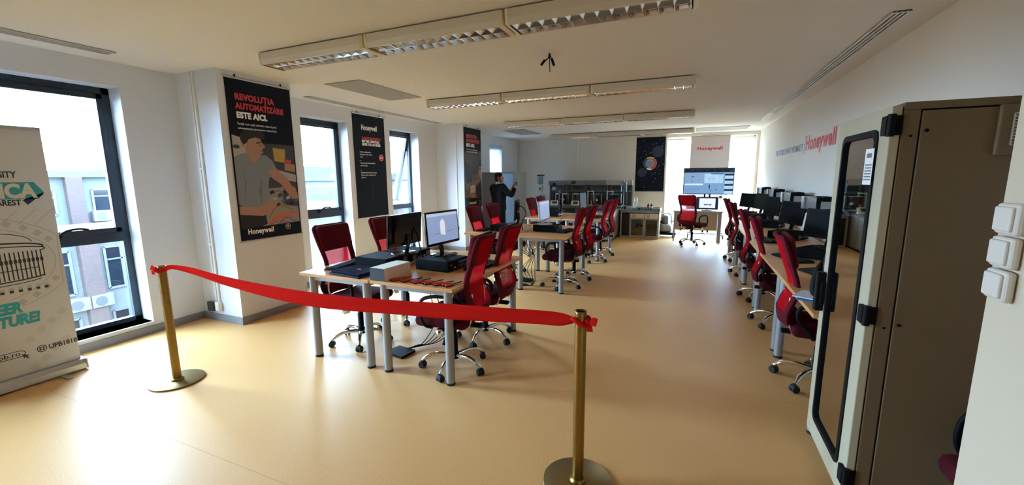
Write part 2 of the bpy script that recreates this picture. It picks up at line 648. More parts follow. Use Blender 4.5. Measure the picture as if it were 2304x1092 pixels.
# trunking on the pier and the walls
def conduit(loc, h, label, n=2, z0=0.15, box=True):
    t = thing('cable_trunking', label, 'trunking', loc, 0)
    p = MB()
    for k in range(n):
        p.box(k*.045-.014, k*.045+.014, -.02, -.001, z0, h)
    p.build('duct', M_WHITEP, t, .003)
    if n > 1:
        c = MB()
        for zz in (.9, 1.75, h-.08):
            c.box(-.017, .062, -.024, -.001, zz, zz+.02)
        c.build('duct_clip', M_WHITEP, t)
    return t


conduit((-5.03, 2.97, 0), ZC-.002, 'pair of white vertical cable ducts on the side of the near wall pier', 2, .24)
t = tag(MB().box(-.05, .05, -.055, -.014, 0, .11).build('junction_box', mat('dark_box_plastic', '#2e2b2c', .5), None, .006, loc=(-5.10, 2.97, .12)),
        'small dark square box low on the near wall pier by the skirting', 'socket')
t = tag(MB().box(-.035, .035, -.05, -.001, 0, .11).build('power_socket', M_WHITEP, None, .012, loc=(-4.985, 2.97, .13)),
        'small white socket box at the foot of the white cable ducts', 'socket')
conduit((-4.80, 8.10, 0), ZC-.002, 'thin white cable duct running up the side of the second wall pier', 1, .3)
conduit((-5.20, YE, 0), ZC-.002, 'thin white cable duct in the far left corner above the grey screens', 1, .1)
conduit((-3.32, YE, 0), ZC-.002, 'white vertical cable duct on the end wall above the lab bench', 1, 1.1)
tag(MB().box(-.05, .05, -.03, -.001, 0, .06).build('wall_socket', mat('grey_socket', '#3b3a3c', .5), None, .004, loc=(-4.83, 8.10, .48)),
    'small dark wall socket on the second pier, seen below the lit monitor', 'socket')

# ceiling: access panels, slot diffusers
M_HATCH = mat('grey_access_panel', '#a19d97', .8)
for x0, x1, y0, y1, lb in ((-4.22, -3.66, 4.02, 5.24, 'grey ceiling access panel nearest, between the first and second lamp rows'),
                           (-4.45, -3.85, 9.75, 11.05, 'small grey ceiling access panel far off by the left lamp ends'),
                           (.0, 1.18, 11.5, 12.35, 'pale grey ceiling access panel at the end wall on the right')):
    p = MB().box(x0, x1, y0, y1, -.008, 0)
    o = p.build('ceiling_hatch', M_HATCH, None, loc=(0, 0, ZC-.0005))
    tag(o, lb, 'hatch', 'ceiling access panels')
M_SLOT = mat('slot_white', '#c9c6c0', .4, .2)
M_SLOTD = mat('slot_gap', '#4c4842', .7)


def diffuser(x0, x1, y0, y1, label, gloss=False):
    t = thing('slot_diffuser', label, 'vent', ((x0+x1)/2, y0, ZC-.001), 0, 'long slot diffusers along the ceiling edges')
    L = y1-y0
    hw = (x1-x0)/2
    MB().box(-hw, hw, 0, L, -.004, 0).build('backing', M_SLOTD, t)
    f = MB()
    n = 3
    for k in range(n+1):
        c = -hw+2*hw*k/n
        f.box(c-.009, c+.009, 0, L, -.012, -.0035)
    k = 0
    while k < L:
        f.box(-hw-.005, hw+.005, k, min(k+.02, L), -.0125, -.0035)
        k += 1.6
    f.box(-hw-.005, hw+.005, L-.02, L, -.0125, -.0035)
    f.build('slat', mat('slot_gloss', '#e2e2e0', .2, .5) if gloss else M_SLOT, t)


diffuser(-4.98, -4.86, -.6, 2.26, 'slot diffuser in the ceiling over the nearest window at far left')
diffuser(-5.13, -5.01, 4.5, 7.85, 'slot diffuser in the ceiling over the two middle left windows')
diffuser(1.25, 1.345, 4.0, 10.6, 'long slot diffuser beside the right-hand wall, catching the light', True)

# loose wires at a removed ceiling fitting
t = thing('ceiling_wires', 'short dark wire ends hanging from the bare ceiling between lamp rows', 'wires', (-1.30, 3.95, ZC), 0)
MB().tube([(0, 0, 0), (-.01, 0, -.04), (-.05, 0, -.07)], .006, 6).cyl((-.045, 0, -.055), (-.085, .0, -.10), .013, seg=8).build('wire', M_BLACKP, t)
MB().tube([(0, 0, 0), (.012, 0, -.04), (.022, 0, -.06)], .006, 6).cyl((.02, 0, -.05), (.045, 0, -.115), .013, seg=8).build('wire', M_BLACKP, t)
MB().tube([(0, 0, 0), (0, 0, -.08), (.004, 0, -.17)], .004, 6).build('wire', M_BLACKP, t)

# ---------------------------------------------------------------- ceiling luminaires
M_HOUS = mat('luminaire_housing', '#d5d0c4', .5)


def make_lum():
    L = 1.225
    t = thing('ceiling_luminaire', 'x', 'lamp', (0, 0, 0), 0, 'louvred ceiling luminaires in four rows')
    h = .10; w0 = .132; w1 = .120
    prof = [(-w0, 0), (-w0, -.06), (-w1, -h), (-w1+.012, -h), (-w1+.012, -.03), (w1-.012, -.03), (w1-.012, -h), (w1, -h), (w0, -.06), (w0, 0)]
    b = MB()
    n = len(prof)
    vv = [(-L/2+.03, p[0], p[1]) for p in prof]+[(L/2-.03, p[0], p[1]) for p in prof]
    b.add(vv, [(i, (i+1) % n, (i+1) % n+n, i+n) for i in range(n)])
    for sx in (-1, 1):
        x0 = sx*(L/2-.03)
        b.box(x0-.002, x0+.002, -w1, w1, -h, -.002)
    b.build('housing', M_HOUS, t)
    MB().box(-L/2+.06, L/2-.06, -.085, .085, 0, .0135).build('mounting_strip', mat('dark_gap_strip', '#4a443c', .8), t)
    lv = MB()
    nc = 12
    x0, x1 = -L/2+.045, L/2-.045
    for yy in (-w1+.014, 0, w1-.014):
        lv.prism([(yy-.012, -h+.03) if yy == 0 else (yy-.004, -h+.035), (yy+.012, -h+.03) if yy == 0 else (yy+.004, -h+.035), (yy+.002, -h+.001), (yy-.002, -h+.001)], x0, x1, 'x')
    for k in range(nc+1):
        x = x0+(x1-x0)*k/nc
        lv.prism([(x-.020, -h+.040), (x+.020, -h+.040), (x+.0015, -h+.002), (x-.0015, -h+.002)], -w1+.013, w1-.013, 'y')
    lv.box(x0, x1, -w1+.013, w1-.013, -h+.042, -h+.046)
    lv.build('louvre', M_SILVER, t)
    tb = MB()
    for yy in (-.055, .055):
        tb.cyl((x0, yy, -.045), (x1, yy, -.045), .008, seg=8)
    tb.build('tube', M_WHITEP, t)
    for sx in (-1, 1):
        c = MB()
        pr = [(-w0-.004, .0), (-w0-.004, -.052), (-w1-.003, -h-.004), (w1+.003, -h-.004), (w0+.004, -.052), (w0+.004, 0)]
        pr2 = [(p[0]*.93, p[1]*.9) for p in pr]
        xa = sx*(L/2-.032); xb = sx*(L/2-.004)
        k = len(pr)
        vv = [(xa, *p) for p in pr]+[(xb, *p) for p in pr2]
        ff = [(i, (i+1) % k, (i+1) % k+k, i+k) for i in range(k)]+[tuple(range(k)), tuple(range(k, 2*k))]
        c.add(vv, ff)
        c.build('end_cap', M_CREAM, t)
    return t


lum = make_lum()
rows = [('nearest', 2.92), ('second', 5.56), ('third', 8.38), ('farthest', 11.5)]
posn = ['left', 'middle', 'right']
first = True
for rn, yy in rows:
    for k, pn_ in enumerate(posn):
        xx = -3.66+.615+1.235*k-.06
        lb = {'left': 'louvred ceiling luminaire at the window end of the %s row' % rn,
              'middle': 'louvred ceiling luminaire in the middle of the %s row' % rn,
              'right': 'louvred ceiling luminaire at the right-hand end of the %s row' % rn}[pn_]
        if first:
            lum.location = (xx, yy, ZC-.014); lum['label'] = lb; first = False
        else:
            dup(lum, (xx, yy, ZC-.014), 0, lb)

# ================================================================== CHAIRS
def interp(tab, t):
    n = len(tab)
    for i in range(n-1):
        (a, va), (b, vb) = tab[i], tab[i+1]
        if t <= b or i == n-2:
            u = min(1, max(0, (t-a)/(b-a)))
            m0 = (vb-tab[i-1][1])/(b-tab[i-1][0]) if i > 0 else (vb-va)/(b-a)
            m1 = (tab[i+2][1]-va)/(tab[i+2][0]-a) if i < n-2 else (vb-va)/(b-a)
            m0 *= b-a; m1 *= b-a
            return (2*u**3-3*u**2+1)*va+(u**3-2*u**2+u)*m0+(-2*u**3+3*u**2)*vb+(u**3-u**2)*m1


PX = [(0, -.278), (.14, -.296), (.42, -.240), (.72, -.298), (1, -.364)]
PW = [(0, .16), (.05, .205), (.16, .226), (.48, .203), (.80, .220), (.94, .222), (.98, .208), (1, .17)]


def shell_pt(t, w_, off=0.0):
    z = .50+.69*t
    x = interp(PX, t)+.045*w_*w_
    return Vector((x-off, w_*interp(PW, t), z))


def make_chair():
    t = thing('office_chair', 'x', 'chair', (0, 0, 0), 0, 'red mesh office chairs')
    # five-star chrome base, every arm with its castor
    for k in range(5):
        a = R(90+72*k)
        ca, sa = math.cos(a), math.sin(a)
        pts = smooth_pts([(ca*.03, sa*.03, .115), (ca*.13, sa*.13, .125), (ca*.21, sa*.21, .112), (ca*.27, sa*.27, .08), (ca*.285, sa*.285, .066)], 4)
        lg = MB().tube(pts, [.019]*6+[.017]*6+[.014]*(len(pts)-12), 8).build('base_leg', M_CHROME, t)
        c = MB()
        cx, cy = ca*.285, sa*.285
        b = a+1.1
        dx, dy = math.cos(b), math.sin(b)
        for s_ in (-1, 1):
            c.cyl((cx+dx*.006*s_, cy+dy*.006*s_, .028), (cx+dx*.026*s_, cy+dy*.026*s_, .028), .028, seg=12)
        c.cyl((cx, cy, .03), (cx, cy, .068), .013, seg=8)
        c.cyl((cx-dx*.02, cy-dy*.02, .036), (cx+dx*.02, cy+dy*.02, .036), .026, seg=12)
        c.build('castor', M_RUBBER, lg)
    MB().lathe([(.036, .085), (.036, .14), (.028, .15), (.028, .30), (.019, .305), (.019, .42)]).build('gas_column', M_BLACKP, t)
    # tilt mechanism with chrome knob and lever
    tm = MB().box(-.13, .12, -.07, .07, .385, .43).box(-.26, -.12, -.03, .03, .39, .42).build('tilt_mechanism', M_BLACKP, t, .008)
    for s_ in (-1, 1):
        kb = MB().cyl((.02, s_*.07, .40), (.02, s_*.19, .395), .012, seg=8)
        pr_ = [(.0, .25), (.028, .245), (.040, .228), (.040, .195), (.026, .185)]
        kb.lathe([(r_, s_*h_) for r_, h_ in (pr_ if s_ > 0 else pr_)], (.02, 0, .395), 18, 0, 'y')
        kb.build('tension_knob', M_CHROME, tm)
    lv = MB().tube([(-.05, .06, .40), (-.05, .20, .39), (-.045, .26, .36)], .006, 6).cyl((-.045, .25, .37), (-.04, .285, .32), .014, seg=8)
    lv.build('lever', M_BLACKP, tm)
    # seat
    s_ = MB().box(-.22, .25, -.245, .245, .43, .525)
    so = s_.build('seat', M_MAROON2, t, .045, 4)
    for p in so.data.polygons: p.use_smooth = True
    # backrest frame: a band following the shell with an opening for the net
    ws = [-1, -.94, -.86, -.78, -.4, 0, .4, .78, .86, .94, 1]
    ts = [0, .03, .08, .15, .22, .3, .38, .46, .54, .62, .7, .78, .84, .89, .93, .965, .985, 1]
    v = [shell_pt(q, u) for q in ts for u in ws]
    W_ = len(ws)
    f = []; g = []
    for j in range(len(ts)-1):
        for i in range(W_-1):
            c = (j*W_+i, (j+1)*W_+i, (j+1)*W_+i+1, j*W_+i+1)
            if abs(ws[i]+ws[i+1])/2 < .75 and .15 <= ts[j] and ts[j+1] <= .97:
                g.append(c)
            else:
                f.append(c)
    fb = MB().add(v, f, 0, True).build('back_frame', M_MAROON, t)
    sm = fb.modifiers.new('solid', 'SOLIDIFY'); sm.thickness = .024; sm.offset = 0
    bv = fb.modifiers.new('bevel', 'BEVEL'); bv.width = .009; bv.segments = 2; bv.angle_limit = R(50)
    MB().add([shell_pt(q, u, .004) for q in ts for u in ws], g, 0, True).build('back_netting', M_NET, t)
    # headrest pad in front of the top
    hp = MB()
    hv = []
    n1, n2 = 7, 13
    pad = MB()
    for sgn in (0, 1):
        pass
    pad.T = Matrix.Translation((-.262, 0, 1.065)) @ Matrix.Rotation(R(-11), 4, 'Y')
    pad.box(-.032, .034, -.205, .205, -.125, .125)
    po = pad.build('headrest', M_MAROON, t, .03, 4)
    for p in po.data.polygons: p.use_smooth = True
    # two steel strips joining seat and back
    for s2 in (-1, 1):
        b = MB().tube([(-.02, s2*.15, .42), (-.2, s2*.15, .43), (-.245, s2*.15, .55), (-.235, s2*.15, .72)], .012, 6)
        b.build('back_bracket', M_CHROME, t)
        # arm: black loop from the seat side up and back
        y_ = s2*.275
        a = MB()
        a.tube(smooth_pts([(.10, s2*.22, .43), (.13, y_, .47), (.17, y_, .56), (.15, y_, .67), (.05, y_, .71), (-.10, y_, .71), (-.19, y_, .67), (-.19, s2*.27, .58), (-.12, s2*.255, .50), (-.08, s2*.22, .43)], 5), .0125, 8, flat=1.3)
        a.build('armrest', M_BLACKP, t)
    return t


chair0 = make_chair()
G_R = 'red mesh office chairs'
chairs = [
    # x, y, rot (0 = faces +X), label, group
    (-1.83, 2.97, 186, 'red mesh-back office chair nearest the six scissors, its back to the aisle'),
    (-1.88, 3.66, 182, 'red mesh-back office chair second along the aisle side of the first table pair'),
    (-3.02, 3.12, 2, 'red mesh-back office chair on the window side by the long keyboard and blue case'),
    (-3.02, 3.88, -2, 'red mesh-back office chair half hidden behind the dark back of the first monitor'),
    (-1.74, 5.92, 184, 'red high-back chair at the near aisle corner of the second table pair'),
    (-1.70, 6.50, 180, 'red high-back chair at the far aisle corner of the second table pair'),
    (-2.88, 5.86, 2, 'red high-back chair left of the man in the suit, below the second pier'),
    (-2.88, 6.52, 0, 'red high-back chair directly in front of the man in the dark suit'),
    (-1.74, 8.00, 182, 'red high-back chair at the near aisle corner of the farthest table pair'),
    (-1.72, 8.72, 180, 'red high-back chair at the far aisle corner of the farthest table pair'),
    (-2.88, 8.42, 0, 'red high-back chair just left of the monitor showing a pale blank screen'),
    (-2.88, 9.05, 0, 'red high-back chair hidden but for its top behind the pale blank screen'),
    (.98, 3.80, -3, 'large red high-back chair nearest the tall cabinet, at the right wall tables'),
    (.96, 5.22, -6, 'second red chair from the tall cabinet along the right wall tables'),
    (.94, 6.25, -5, 'third red chair from the tall cabinet along the right wall tables'),
    (.93, 7.75, -7, 'fourth red chair from the tall cabinet along the right wall tables'),
    (.93, 9.05, -6, 'fifth red chair from the tall cabinet, nearest the end desk'),
    (.05, 10.78, 60, 'lone red chair in front of the grey end desk below the big screen'),
    (1.24, 1.90, 181, 'red chair mostly hidden behind the wall with the light switches'),
]
for i, (x, y, rz, lb) in enumerate(chairs):
    if i == 0:
        chair0.location = (x, y, 0); chair0.rotation_euler.z = R(rz); chair0['label'] = lb
    else:
        dup(chair0, (x, y, 0), R(rz), lb)

# ================================================================== TABLES
TH = .812


def make_table(wx, ly, name='x'):
    """table top spans x 0..wx, y 0..ly"""
    t = thing('desk', name, 'table', (0, 0, 0), 0)
    tp = MB().box(0, wx, 0, ly, TH-.028, TH)
    tp.build('tabletop', M_BEECH, t, .003)
    ap = MB()
    i_ = .06
    ap.box(i_, wx-i_, i_, i_+.03, TH-.075, TH-.0285); ap.box(i_, wx-i_, ly-i_-.03, ly-i_, TH-.075, TH-.0285)
    ap.box(i_, i_+.03, i_, ly-i_, TH-.075, TH-.0285); ap.box(wx-i_-.03, wx-i_, i_, ly-i_, TH-.075, TH-.0285)
    ap.build('apron_frame', M_STEEL, t)
    for xx in (.085, wx-.085):
        for yy in (.075, ly-.075):
            l = MB().cyl((xx, yy, .018), (xx, yy, TH-.0285), .035, seg=20).build('leg', M_STEEL, t)
            MB().cyl((xx, yy, 0), (xx, yy, .02), .036, seg=20).build('foot', M_RUBBER, l)
    return t


t0 = make_table(.79, 1.42)
spots = [
    (-3.215, 2.61, 'beech desk of the first pair on the window side, holding the flat blue case'),
    (-2.405, 2.61, 'beech desk of the first pair on the aisle side, with the row of scissors'),
    (-3.14, 5.46, 'beech desk of the second pair on the window side'),
    (-2.335, 5.46, 'beech desk of the second pair on the aisle side, lit screen above it'),
    (-3.14, 7.92, 'beech desk of the farthest pair on the window side'),
    (-2.335, 7.92, 'beech desk of the farthest pair on the aisle side'),
]
t0.location = (spots[0][0], spots[0][1], 0); t0['label'] = spots[0][2]; t0['group'] = 'beech desks paired in the middle of the room'
for x, y, lb in spots[1:]:
    dup(t0, (x, y, 0), 0, lb)
t1 = make_table(.80, 1.385)
rl = ['beech desk against the right wall, first one behind the tall cabinet', 'beech desk against the right wall, second from the tall cabinet',
      'beech desk against the right wall, third from the tall cabinet', 'beech desk against the right wall, fourth from the tall cabinet',
      'beech desk against the right wall, last one before the end desk']
for i, lb in enumerate(rl):
    y = 2.945+1.393*i
    if i == 0:
        t1.location = (.715, y, 0); t1['label'] = lb; t1['group'] = 'beech desks along the right wall'
    else:
        dup(t1, (.715, y, 0), 0, lb)

# end desk with modesty panel
t = thing('end_desk', 'pale grey desk with a front panel under the big screen', 'desk', (-.42, 11.2, 0))
M_GDESK = mat('pale_grey_laminate', '#b9b4ab', .5)
MB().box(0, 1.14, 0, .68, .745, .77).build('tabletop', M_GDESK, t, .003)
MB().box(.05, 1.02, .02, .04, .30, .744).build('front_panel', mat('taupe_panel', '#a89a86', .6), t)
for x0 in (.03, 1.03):
    MB().box(x0, x0+(.03 if x0 < .5 else .08), .03, .06 if x0 < .5 else .64, 0, .744).build('leg', M_STEEL, t)
MB().box(.03, .06, .60, .63, 0, .744).build('leg', M_STEEL, t)

t = thing('side_table', 'low desk filling the far right corner beyond the beech desks, behind the end desk', 'table', (.80, 9.93, 0))
MB().box(0, .72, 0, 1.0, .745, .77).build('tabletop', M_BEECH, t, .003)
for xx in (.05, .67):
    for yy in (.05, .95):
        MB().cyl((xx, yy, 0), (xx, yy, .745), .025, seg=14).build('leg', M_STEEL, t)

# ================================================================== COMPUTERS
def case_mesh(d=.36, wd=.33, h=.10):
    """front faces +X"""
    t = thing('desktop_computer', 'x', 'computer')
    MB().box(-d/2, d/2-.012, -wd/2, wd/2, .006, h).build('casing', M_CASE, t, .004)
    f = MB().box(d/2-.012, d/2, -wd/2, wd/2, .006, h)
    f.build('front_panel', M_BLACKP, t, .006)
    s_ = MB()
    s_.box(d/2, d/2+.002, .0, wd/2-.02, h*.62, h*.82)
    s_.cyl((d/2, -wd/2+.05, h*.6), (d/2+.003, -wd/2+.05, h*.6), .010, seg=12)
    s_.box(d/2, d/2+.002, -wd/2+.09, -wd/2+.12, h*.3, h*.38, 1)
    for k in range(6):
        s_.box(d/2, d/2+.001, .0+k*.02, .008+k*.02, h*.2, h*.5)
    s_.build('drive_slot', [M_GREYP, M_WHITE], t)
    p = MB()
    for k, (a, b, c, e_) in enumerate([(-.15, -.09, .02, .08), (-.07, -.03, .025, .05), (-.01, .01, .03, .05), (.03, .05, .03, .05), (.08, .14, .02, .07)]):
        p.box(-d/2-.003, -d/2+.001, a, b, c, e_, k % 2)
    p.build('rear_ports', [M_GREYP, mat('port_metal', '#8a8c8e', .4, .8)], t)
    ft = MB()
    for sx in (-1, 1):
        for sy in (-1, 1):
            ft.cyl((sx*d*.4, sy*wd*.4, 0), (sx*d*.4, sy*wd*.4, .008), .012, seg=8)
    ft.build('foot', M_RUBBER, t)
    return t


def screen_house(b, y, w_, h):
    b.rect(-w_/2, w_/2, 0, h, y, 0)
    b.rect(-w_/2, w_/2, h*.90, h, y-.0002, 3)
    b.flat([(-.045, h*.27), (.025, h*.22), (.025, h*.70), (-.01, h*.80), (-.045, h*.68)], y-.0004, 1)
    b.flat([(.027, h*.22), (.055, h*.25), (.055, h*.68), (.027, h*.70)], y-.0004, 2)
    b.line2([(-.14, h*.30), (-.05, h*.31)], .003, y-.0005, 4)
    b.line2([(.057, h*.33), (.17, h*.36)], .003, y-.0005, 4)
    b.line2([(.09, h*.28), (.09, h*.42)], .002, y-.0005, 4)
    b.line2([(-.01, h*.23), (-.01, h*.75)], .0015, y-.0005, 4)


def screen_plain(b, y, w_, h):
    b.rect(-w_/2, w_/2, 0, h, y, 0)
    b.rect(-w_/2, w_/2, h*.93, h, y-.0002, 3)
    b.rect(-w_*.28, w_*.22, h*.08, h*.1, y-.0002, 3)


def screen_model(b, y, w_, h):
    b.rect(-w_/2, w_/2, 0, h, y, 4)
    b.rect(-w_*.38, w_*.40, h*.05, h*.95, y-.0002, 1)
    b.rect(-w_*.16, w_*.22, h*.33, h*.40, y-.0004, 4)
    b.disc(-w_*.10, h*.33, .013, y-.0005, 4); b.disc(w_*.16, h*.33, .013, y-.0005, 4)


SCR_MATS = [mat('screen_blue', '#8fa6cf', .3, emit='#8fa6cf', es=.75), mat('screen_white', '#dfe8f5', .3, emit='#dfe8f5', es=.8),
            mat('screen_grey', '#9aa9c4', .3, emit='#9aa9c4', es=.7), mat('screen_bar', '#b9c6e0', .3, emit='#b9c6e0', es=.8),
            mat('screen_ink', '#20304a', .3, emit='#20304a', es=.3)]


def make_monitor(w_=.50, h=.30, stand=.12, screen=None, bezel=None, base='round', tilt=-4, gloss=True, name='monitor'):
    """screen faces -Y, foot at z=0"""
    bz = bezel or (M_BLACKG if gloss else M_BLACKP)
    t = thing(name, 'x', 'monitor')
    M = Matrix.Translation((0, 0, stand)) @ Matrix.Rotation(R(tilt), 4, 'X')
    b = MB(); b.T = M
    b.box(-w_/2, w_/2, -.012, .012, 0, h)
    b.prism([(-w_*.36, h*.12), (w_*.36, h*.12), (w_*.36, h*.88), (-w_*.36, h*.88)], .012, .03, 'y')
    b.build('housing', bz, t, .006)
    s_ = MB(); s_.T = M @ Matrix.Translation((0, 0, .026))
    W_, H_ = w_-.034, h-.045
    if screen:
        screen(s_, -.0125, W_, H_)
        s_.build('screen', SCR_MATS, t)
    else:
        s_.rect(-W_/2, W_/2, 0, H_, -.0125)
        s_.build('screen', mat('dark_screen', '#0c0d10', .12) if gloss else mat('matte_screen', '#070809', .6, spec=.1), t)
    n = MB()
    n.tube([(0, .035, stand+h*.35), (0, .045, stand+.02), (0, .02, .02)], .016, 8, flat=1.6)
    n.build('stand_neck', bz, t)
    q = MB()
    if base == 'round':
        q.lathe([(.02, .02), (.05, .014), (.11, .010), (.125, .004), (.125, 0)][::-1], (0, 0, 0), 28)
        q.v = [(a*1.15, b_, c) for a, b_, c in q.v]
    else:
        q.box(-.12, .12, -.09, .09, 0, .012)
    q.build('stand_base', bz, t, 0 if base == 'round' else .004)
    return t


def make_keyboard():
    """long side along X, front -Y"""
    t = thing('keyboard', 'x', 'keyboard')
    MB().prism([(-.075, 0), (.075, 0), (.075, .022), (-.075, .012)], -.22, .22, 'x').build('key_tray', M_BLACKP, t, .003)
    k = MB()
    for r in range(5):
        y0 = -.062+r*.026
        n = 15
        for i in range(n):
            x0 = -.21+i*.0215
            k.box(x0, x0+.018, y0, y0+.021, .012+(y0+.075)*.066, .021+(y0+.075)*.066)
        for i in range(4):
            x0 = .125+i*.0215
            k.box(x0, x0+.018, y0, y0+.021, .012+(y0+.075)*.066, .021+(y0+.075)*.066)
    k.build('keys', mat('key_black', '#151517', .6, spec=.2), t)
    return t


CH = .10
GC = 'black desktop computers on the desks'
c0 = case_mesh()
cases = [
    (-2.71, 3.13, 180, 'black desktop computer at the window side beside the white box, dark monitor base on it'),
    (-2.69, 3.48, 180, 'black desktop computer behind the first one, under the dark-backed monitor'),
    (-2.10, 3.24, -4, 'black desktop computer under the monitor showing a white house drawing'),
    (-2.66, 5.90, 180, 'black desktop computer under the reflecting black monitor on the second desks'),
    (-2.02, 6.10, -3, 'black desktop computer under the pale blank monitor on the second desks'),
    (-2.70, 8.45, 180, 'black desktop computer on the farthest desks, window side'),
    (-1.98, 8.60, 0, 'black desktop computer on the farthest desks, aisle side behind the red chairs'),
]
for i, (x, y, rz, lb) in enumerate(cases):
    if i == 0:
        c0.location = (x, y, TH); c0.rotation_euler.z = R(rz); c0['label'] = lb; c0['group'] = GC
    else:
        dup(c0, (x, y, TH), R(rz), lb)
zt = TH+CH
m = make_monitor(.52, .31, .08, None)
m.location = (-2.57, 3.30, zt); m.rotation_euler.z = R(-90)
tag(m, 'black monitor seen from behind with its cable dangling, on the first desks', 'monitor')
m = make_monitor(.50, .32, .10, screen_house)
m.location = (-2.17, 3.38, zt); m.rotation_euler.z = R(85)
tag(m, 'black monitor showing a white house drawing on blue', 'monitor')
m = make_monitor(.44, .31, .07, None)
m.location = (-2.52, 6.02, zt); m.rotation_euler.z = R(-74)
tag(m, 'black glossy-backed monitor standing before the pale screen wall, window side of second desks', 'monitor')
m = make_monitor(.50, .31, .055, screen_plain, bezel=mat('pale_bezel', '#c8ccd6', .35))
m.location = (-2.08, 6.12, zt); m.rotation_euler.z = R(91)
tag(m, 'monitor with a pale frame and blank bluish screen on the second desks', 'monitor')
m = make_monitor(.46, .30, .12, None)
m.location = (-2.60, 8.62, zt); m.rotation_euler.z = R(-78)
tag(m, 'dark monitor seen from behind on the farthest desks in front of the lab rigs', 'monitor')
m = make_monitor(.46, .32, .07, None, gloss=False)
m.location = (-2.08, 8.62, zt); m.rotation_euler.z = R(88)
tag(m, 'slim grey-screened monitor turned side-on on the farthest desks', 'monitor')

kb = make_keyboard()
kbs = [(-3.02, 2.98, -82, 'black keyboard beside the blue case on the first desks, window side'),
       (-1.77, 3.42, 86, 'black keyboard behind the nearest red chair, in front of the house-drawing computer'),
       (-1.72, 6.12, 78, 'black keyboard on the second desks by the aisle'),
       (-3.00, 5.90, -86, 'black keyboard on the second desks at the window side'),
       (-1.72, 8.45, 84, 'black keyboard on the farthest desks by the aisle'),
       (.95, 4.85, -68, 'black keyboard just right of the nearest headrest at the right wall'),
       (.90, 6.10, -82, 'dark keyboard before the second computer on the right wall desks'),
       (.92, 8.9, -84, 'small dark keyboard near the far end of the right wall desks'),
       (1.04, 4.12, -70, 'black keyboard beside the black bag at the tall cabinet')]
for i, (x, y, rz, lb) in enumerate(kbs):
    if i == 0:
        kb.location = (x, y, TH+.0005); kb.rotation_euler.z = R(rz); kb['label'] = lb; kb['group'] = 'black keyboards'
    else:
        dup(kb, (x, y, TH+.0005), R(rz), lb)

# right wall stations: flat case, dark monitor, small case mounted on the wall
ml = ['large black monitor on the right wall desks nearest the tall cabinet', 'second black monitor from the tall cabinet on the right wall desks',
      'third black monitor from the tall cabinet on the right wall desks', 'fourth monitor from the tall cabinet, greyish with glare',
      'farthest monitor on the right wall desks, pale with glare']
cl = ['black desktop computer under the nearest right wall monitor', 'black desktop computer under the second right wall monitor',
      'black desktop computer under the third right wall monitor', 'black desktop computer under the fourth right wall monitor',
      'black desktop computer under the farthest right wall monitor']
MR = make_monitor(.50, .295, .09, None, base='square', gloss=False, tilt=-8)
MR['group'] = 'black monitors along the right wall'
ys = [5.08, 6.50, 7.85, 9.15, 9.72]
ys = [5.05, 6.45, 7.80, 9.05, 10.15]
xs = [1.26, 1.20, 1.18, 1.18, 1.10]
rots = [-52, -70, -74, -75, -58]
for i in range(5):
    dup(c0, (xs[i]-.01, ys[i]-.02, TH if i < 4 else .771), R(178+[-34, -30, -24, -20, -12][i]), cl[i], 'black desktop computers along the right wall')
    if i == 0:
        MR.location = (xs[i], ys[i], zt); MR.rotation_euler.z = R(rots[i]); MR['label'] = ml[i]
    else:
        dup(MR, (xs[i], ys[i], zt if i < 4 else .871), R(rots[i]), ml[i])
# wall-mounted units
wu = thing('wall_mounted_computer', 'x', 'computer', (0, 0, 0), 0, 'small computers mounted on the right wall')
MB().box(-.29, -.13, 0, .62, 0, .15).build('casing', mat('dark_grey_casing', '#55585c', .35, .4), wu, .008)
s_ = MB()
s_.box(-.305, -.289, .50, .63, .0, .15)
for k in range(3):
    s_.cyl((-.3065, .57, .03+k*.045), (-.3045, .57, .03+k*.045), .012, seg=10)
s_.build('end_trim', M_ALU, wu)
s_ = MB().box(-.292, -.128, -.012, .0, .0, .16)
s_.build('side_panel', M_BLACKP, wu, .006)
MB().rect(-.25, -.155, .035, .115, -.0125).build('paper_label', mat('grey_paper', '#9b9b98', .8), wu)
MB().box(-.20, .0, .05, .55, -.02, -.001).box(-.02, 0, .03, .57, -.12, .12).box(-.24, -.14, -.05, .25, .151, .168).build('bracket', M_BLACKP, wu)
ul = ['small computer mounted on the wall above the nearest right monitor', 'small computer mounted on the wall, second from the tall cabinet',
      'small computer mounted on the wall, third from the tall cabinet', 'small computer mounted on the wall, farthest from the tall cabinet']
for i, yy in enumerate([5.62, 6.98, 8.35, 9.7]):
    if i == 0:
        wu.location = (XR, yy, 1.23); wu['label'] = ul[0]
    else:
        dup(wu, (XR, yy, 1.23), 0, ul[i])

# cables
def cable(pts, r, label, name='cable', m=M_BLACKP, n=8):
    o = MB().tube(smooth_pts(pts, n), r, 6).build(name, m)
    o['label'] = label; o['category'] = 'cable'; o['group'] = 'loose cables'
    return o


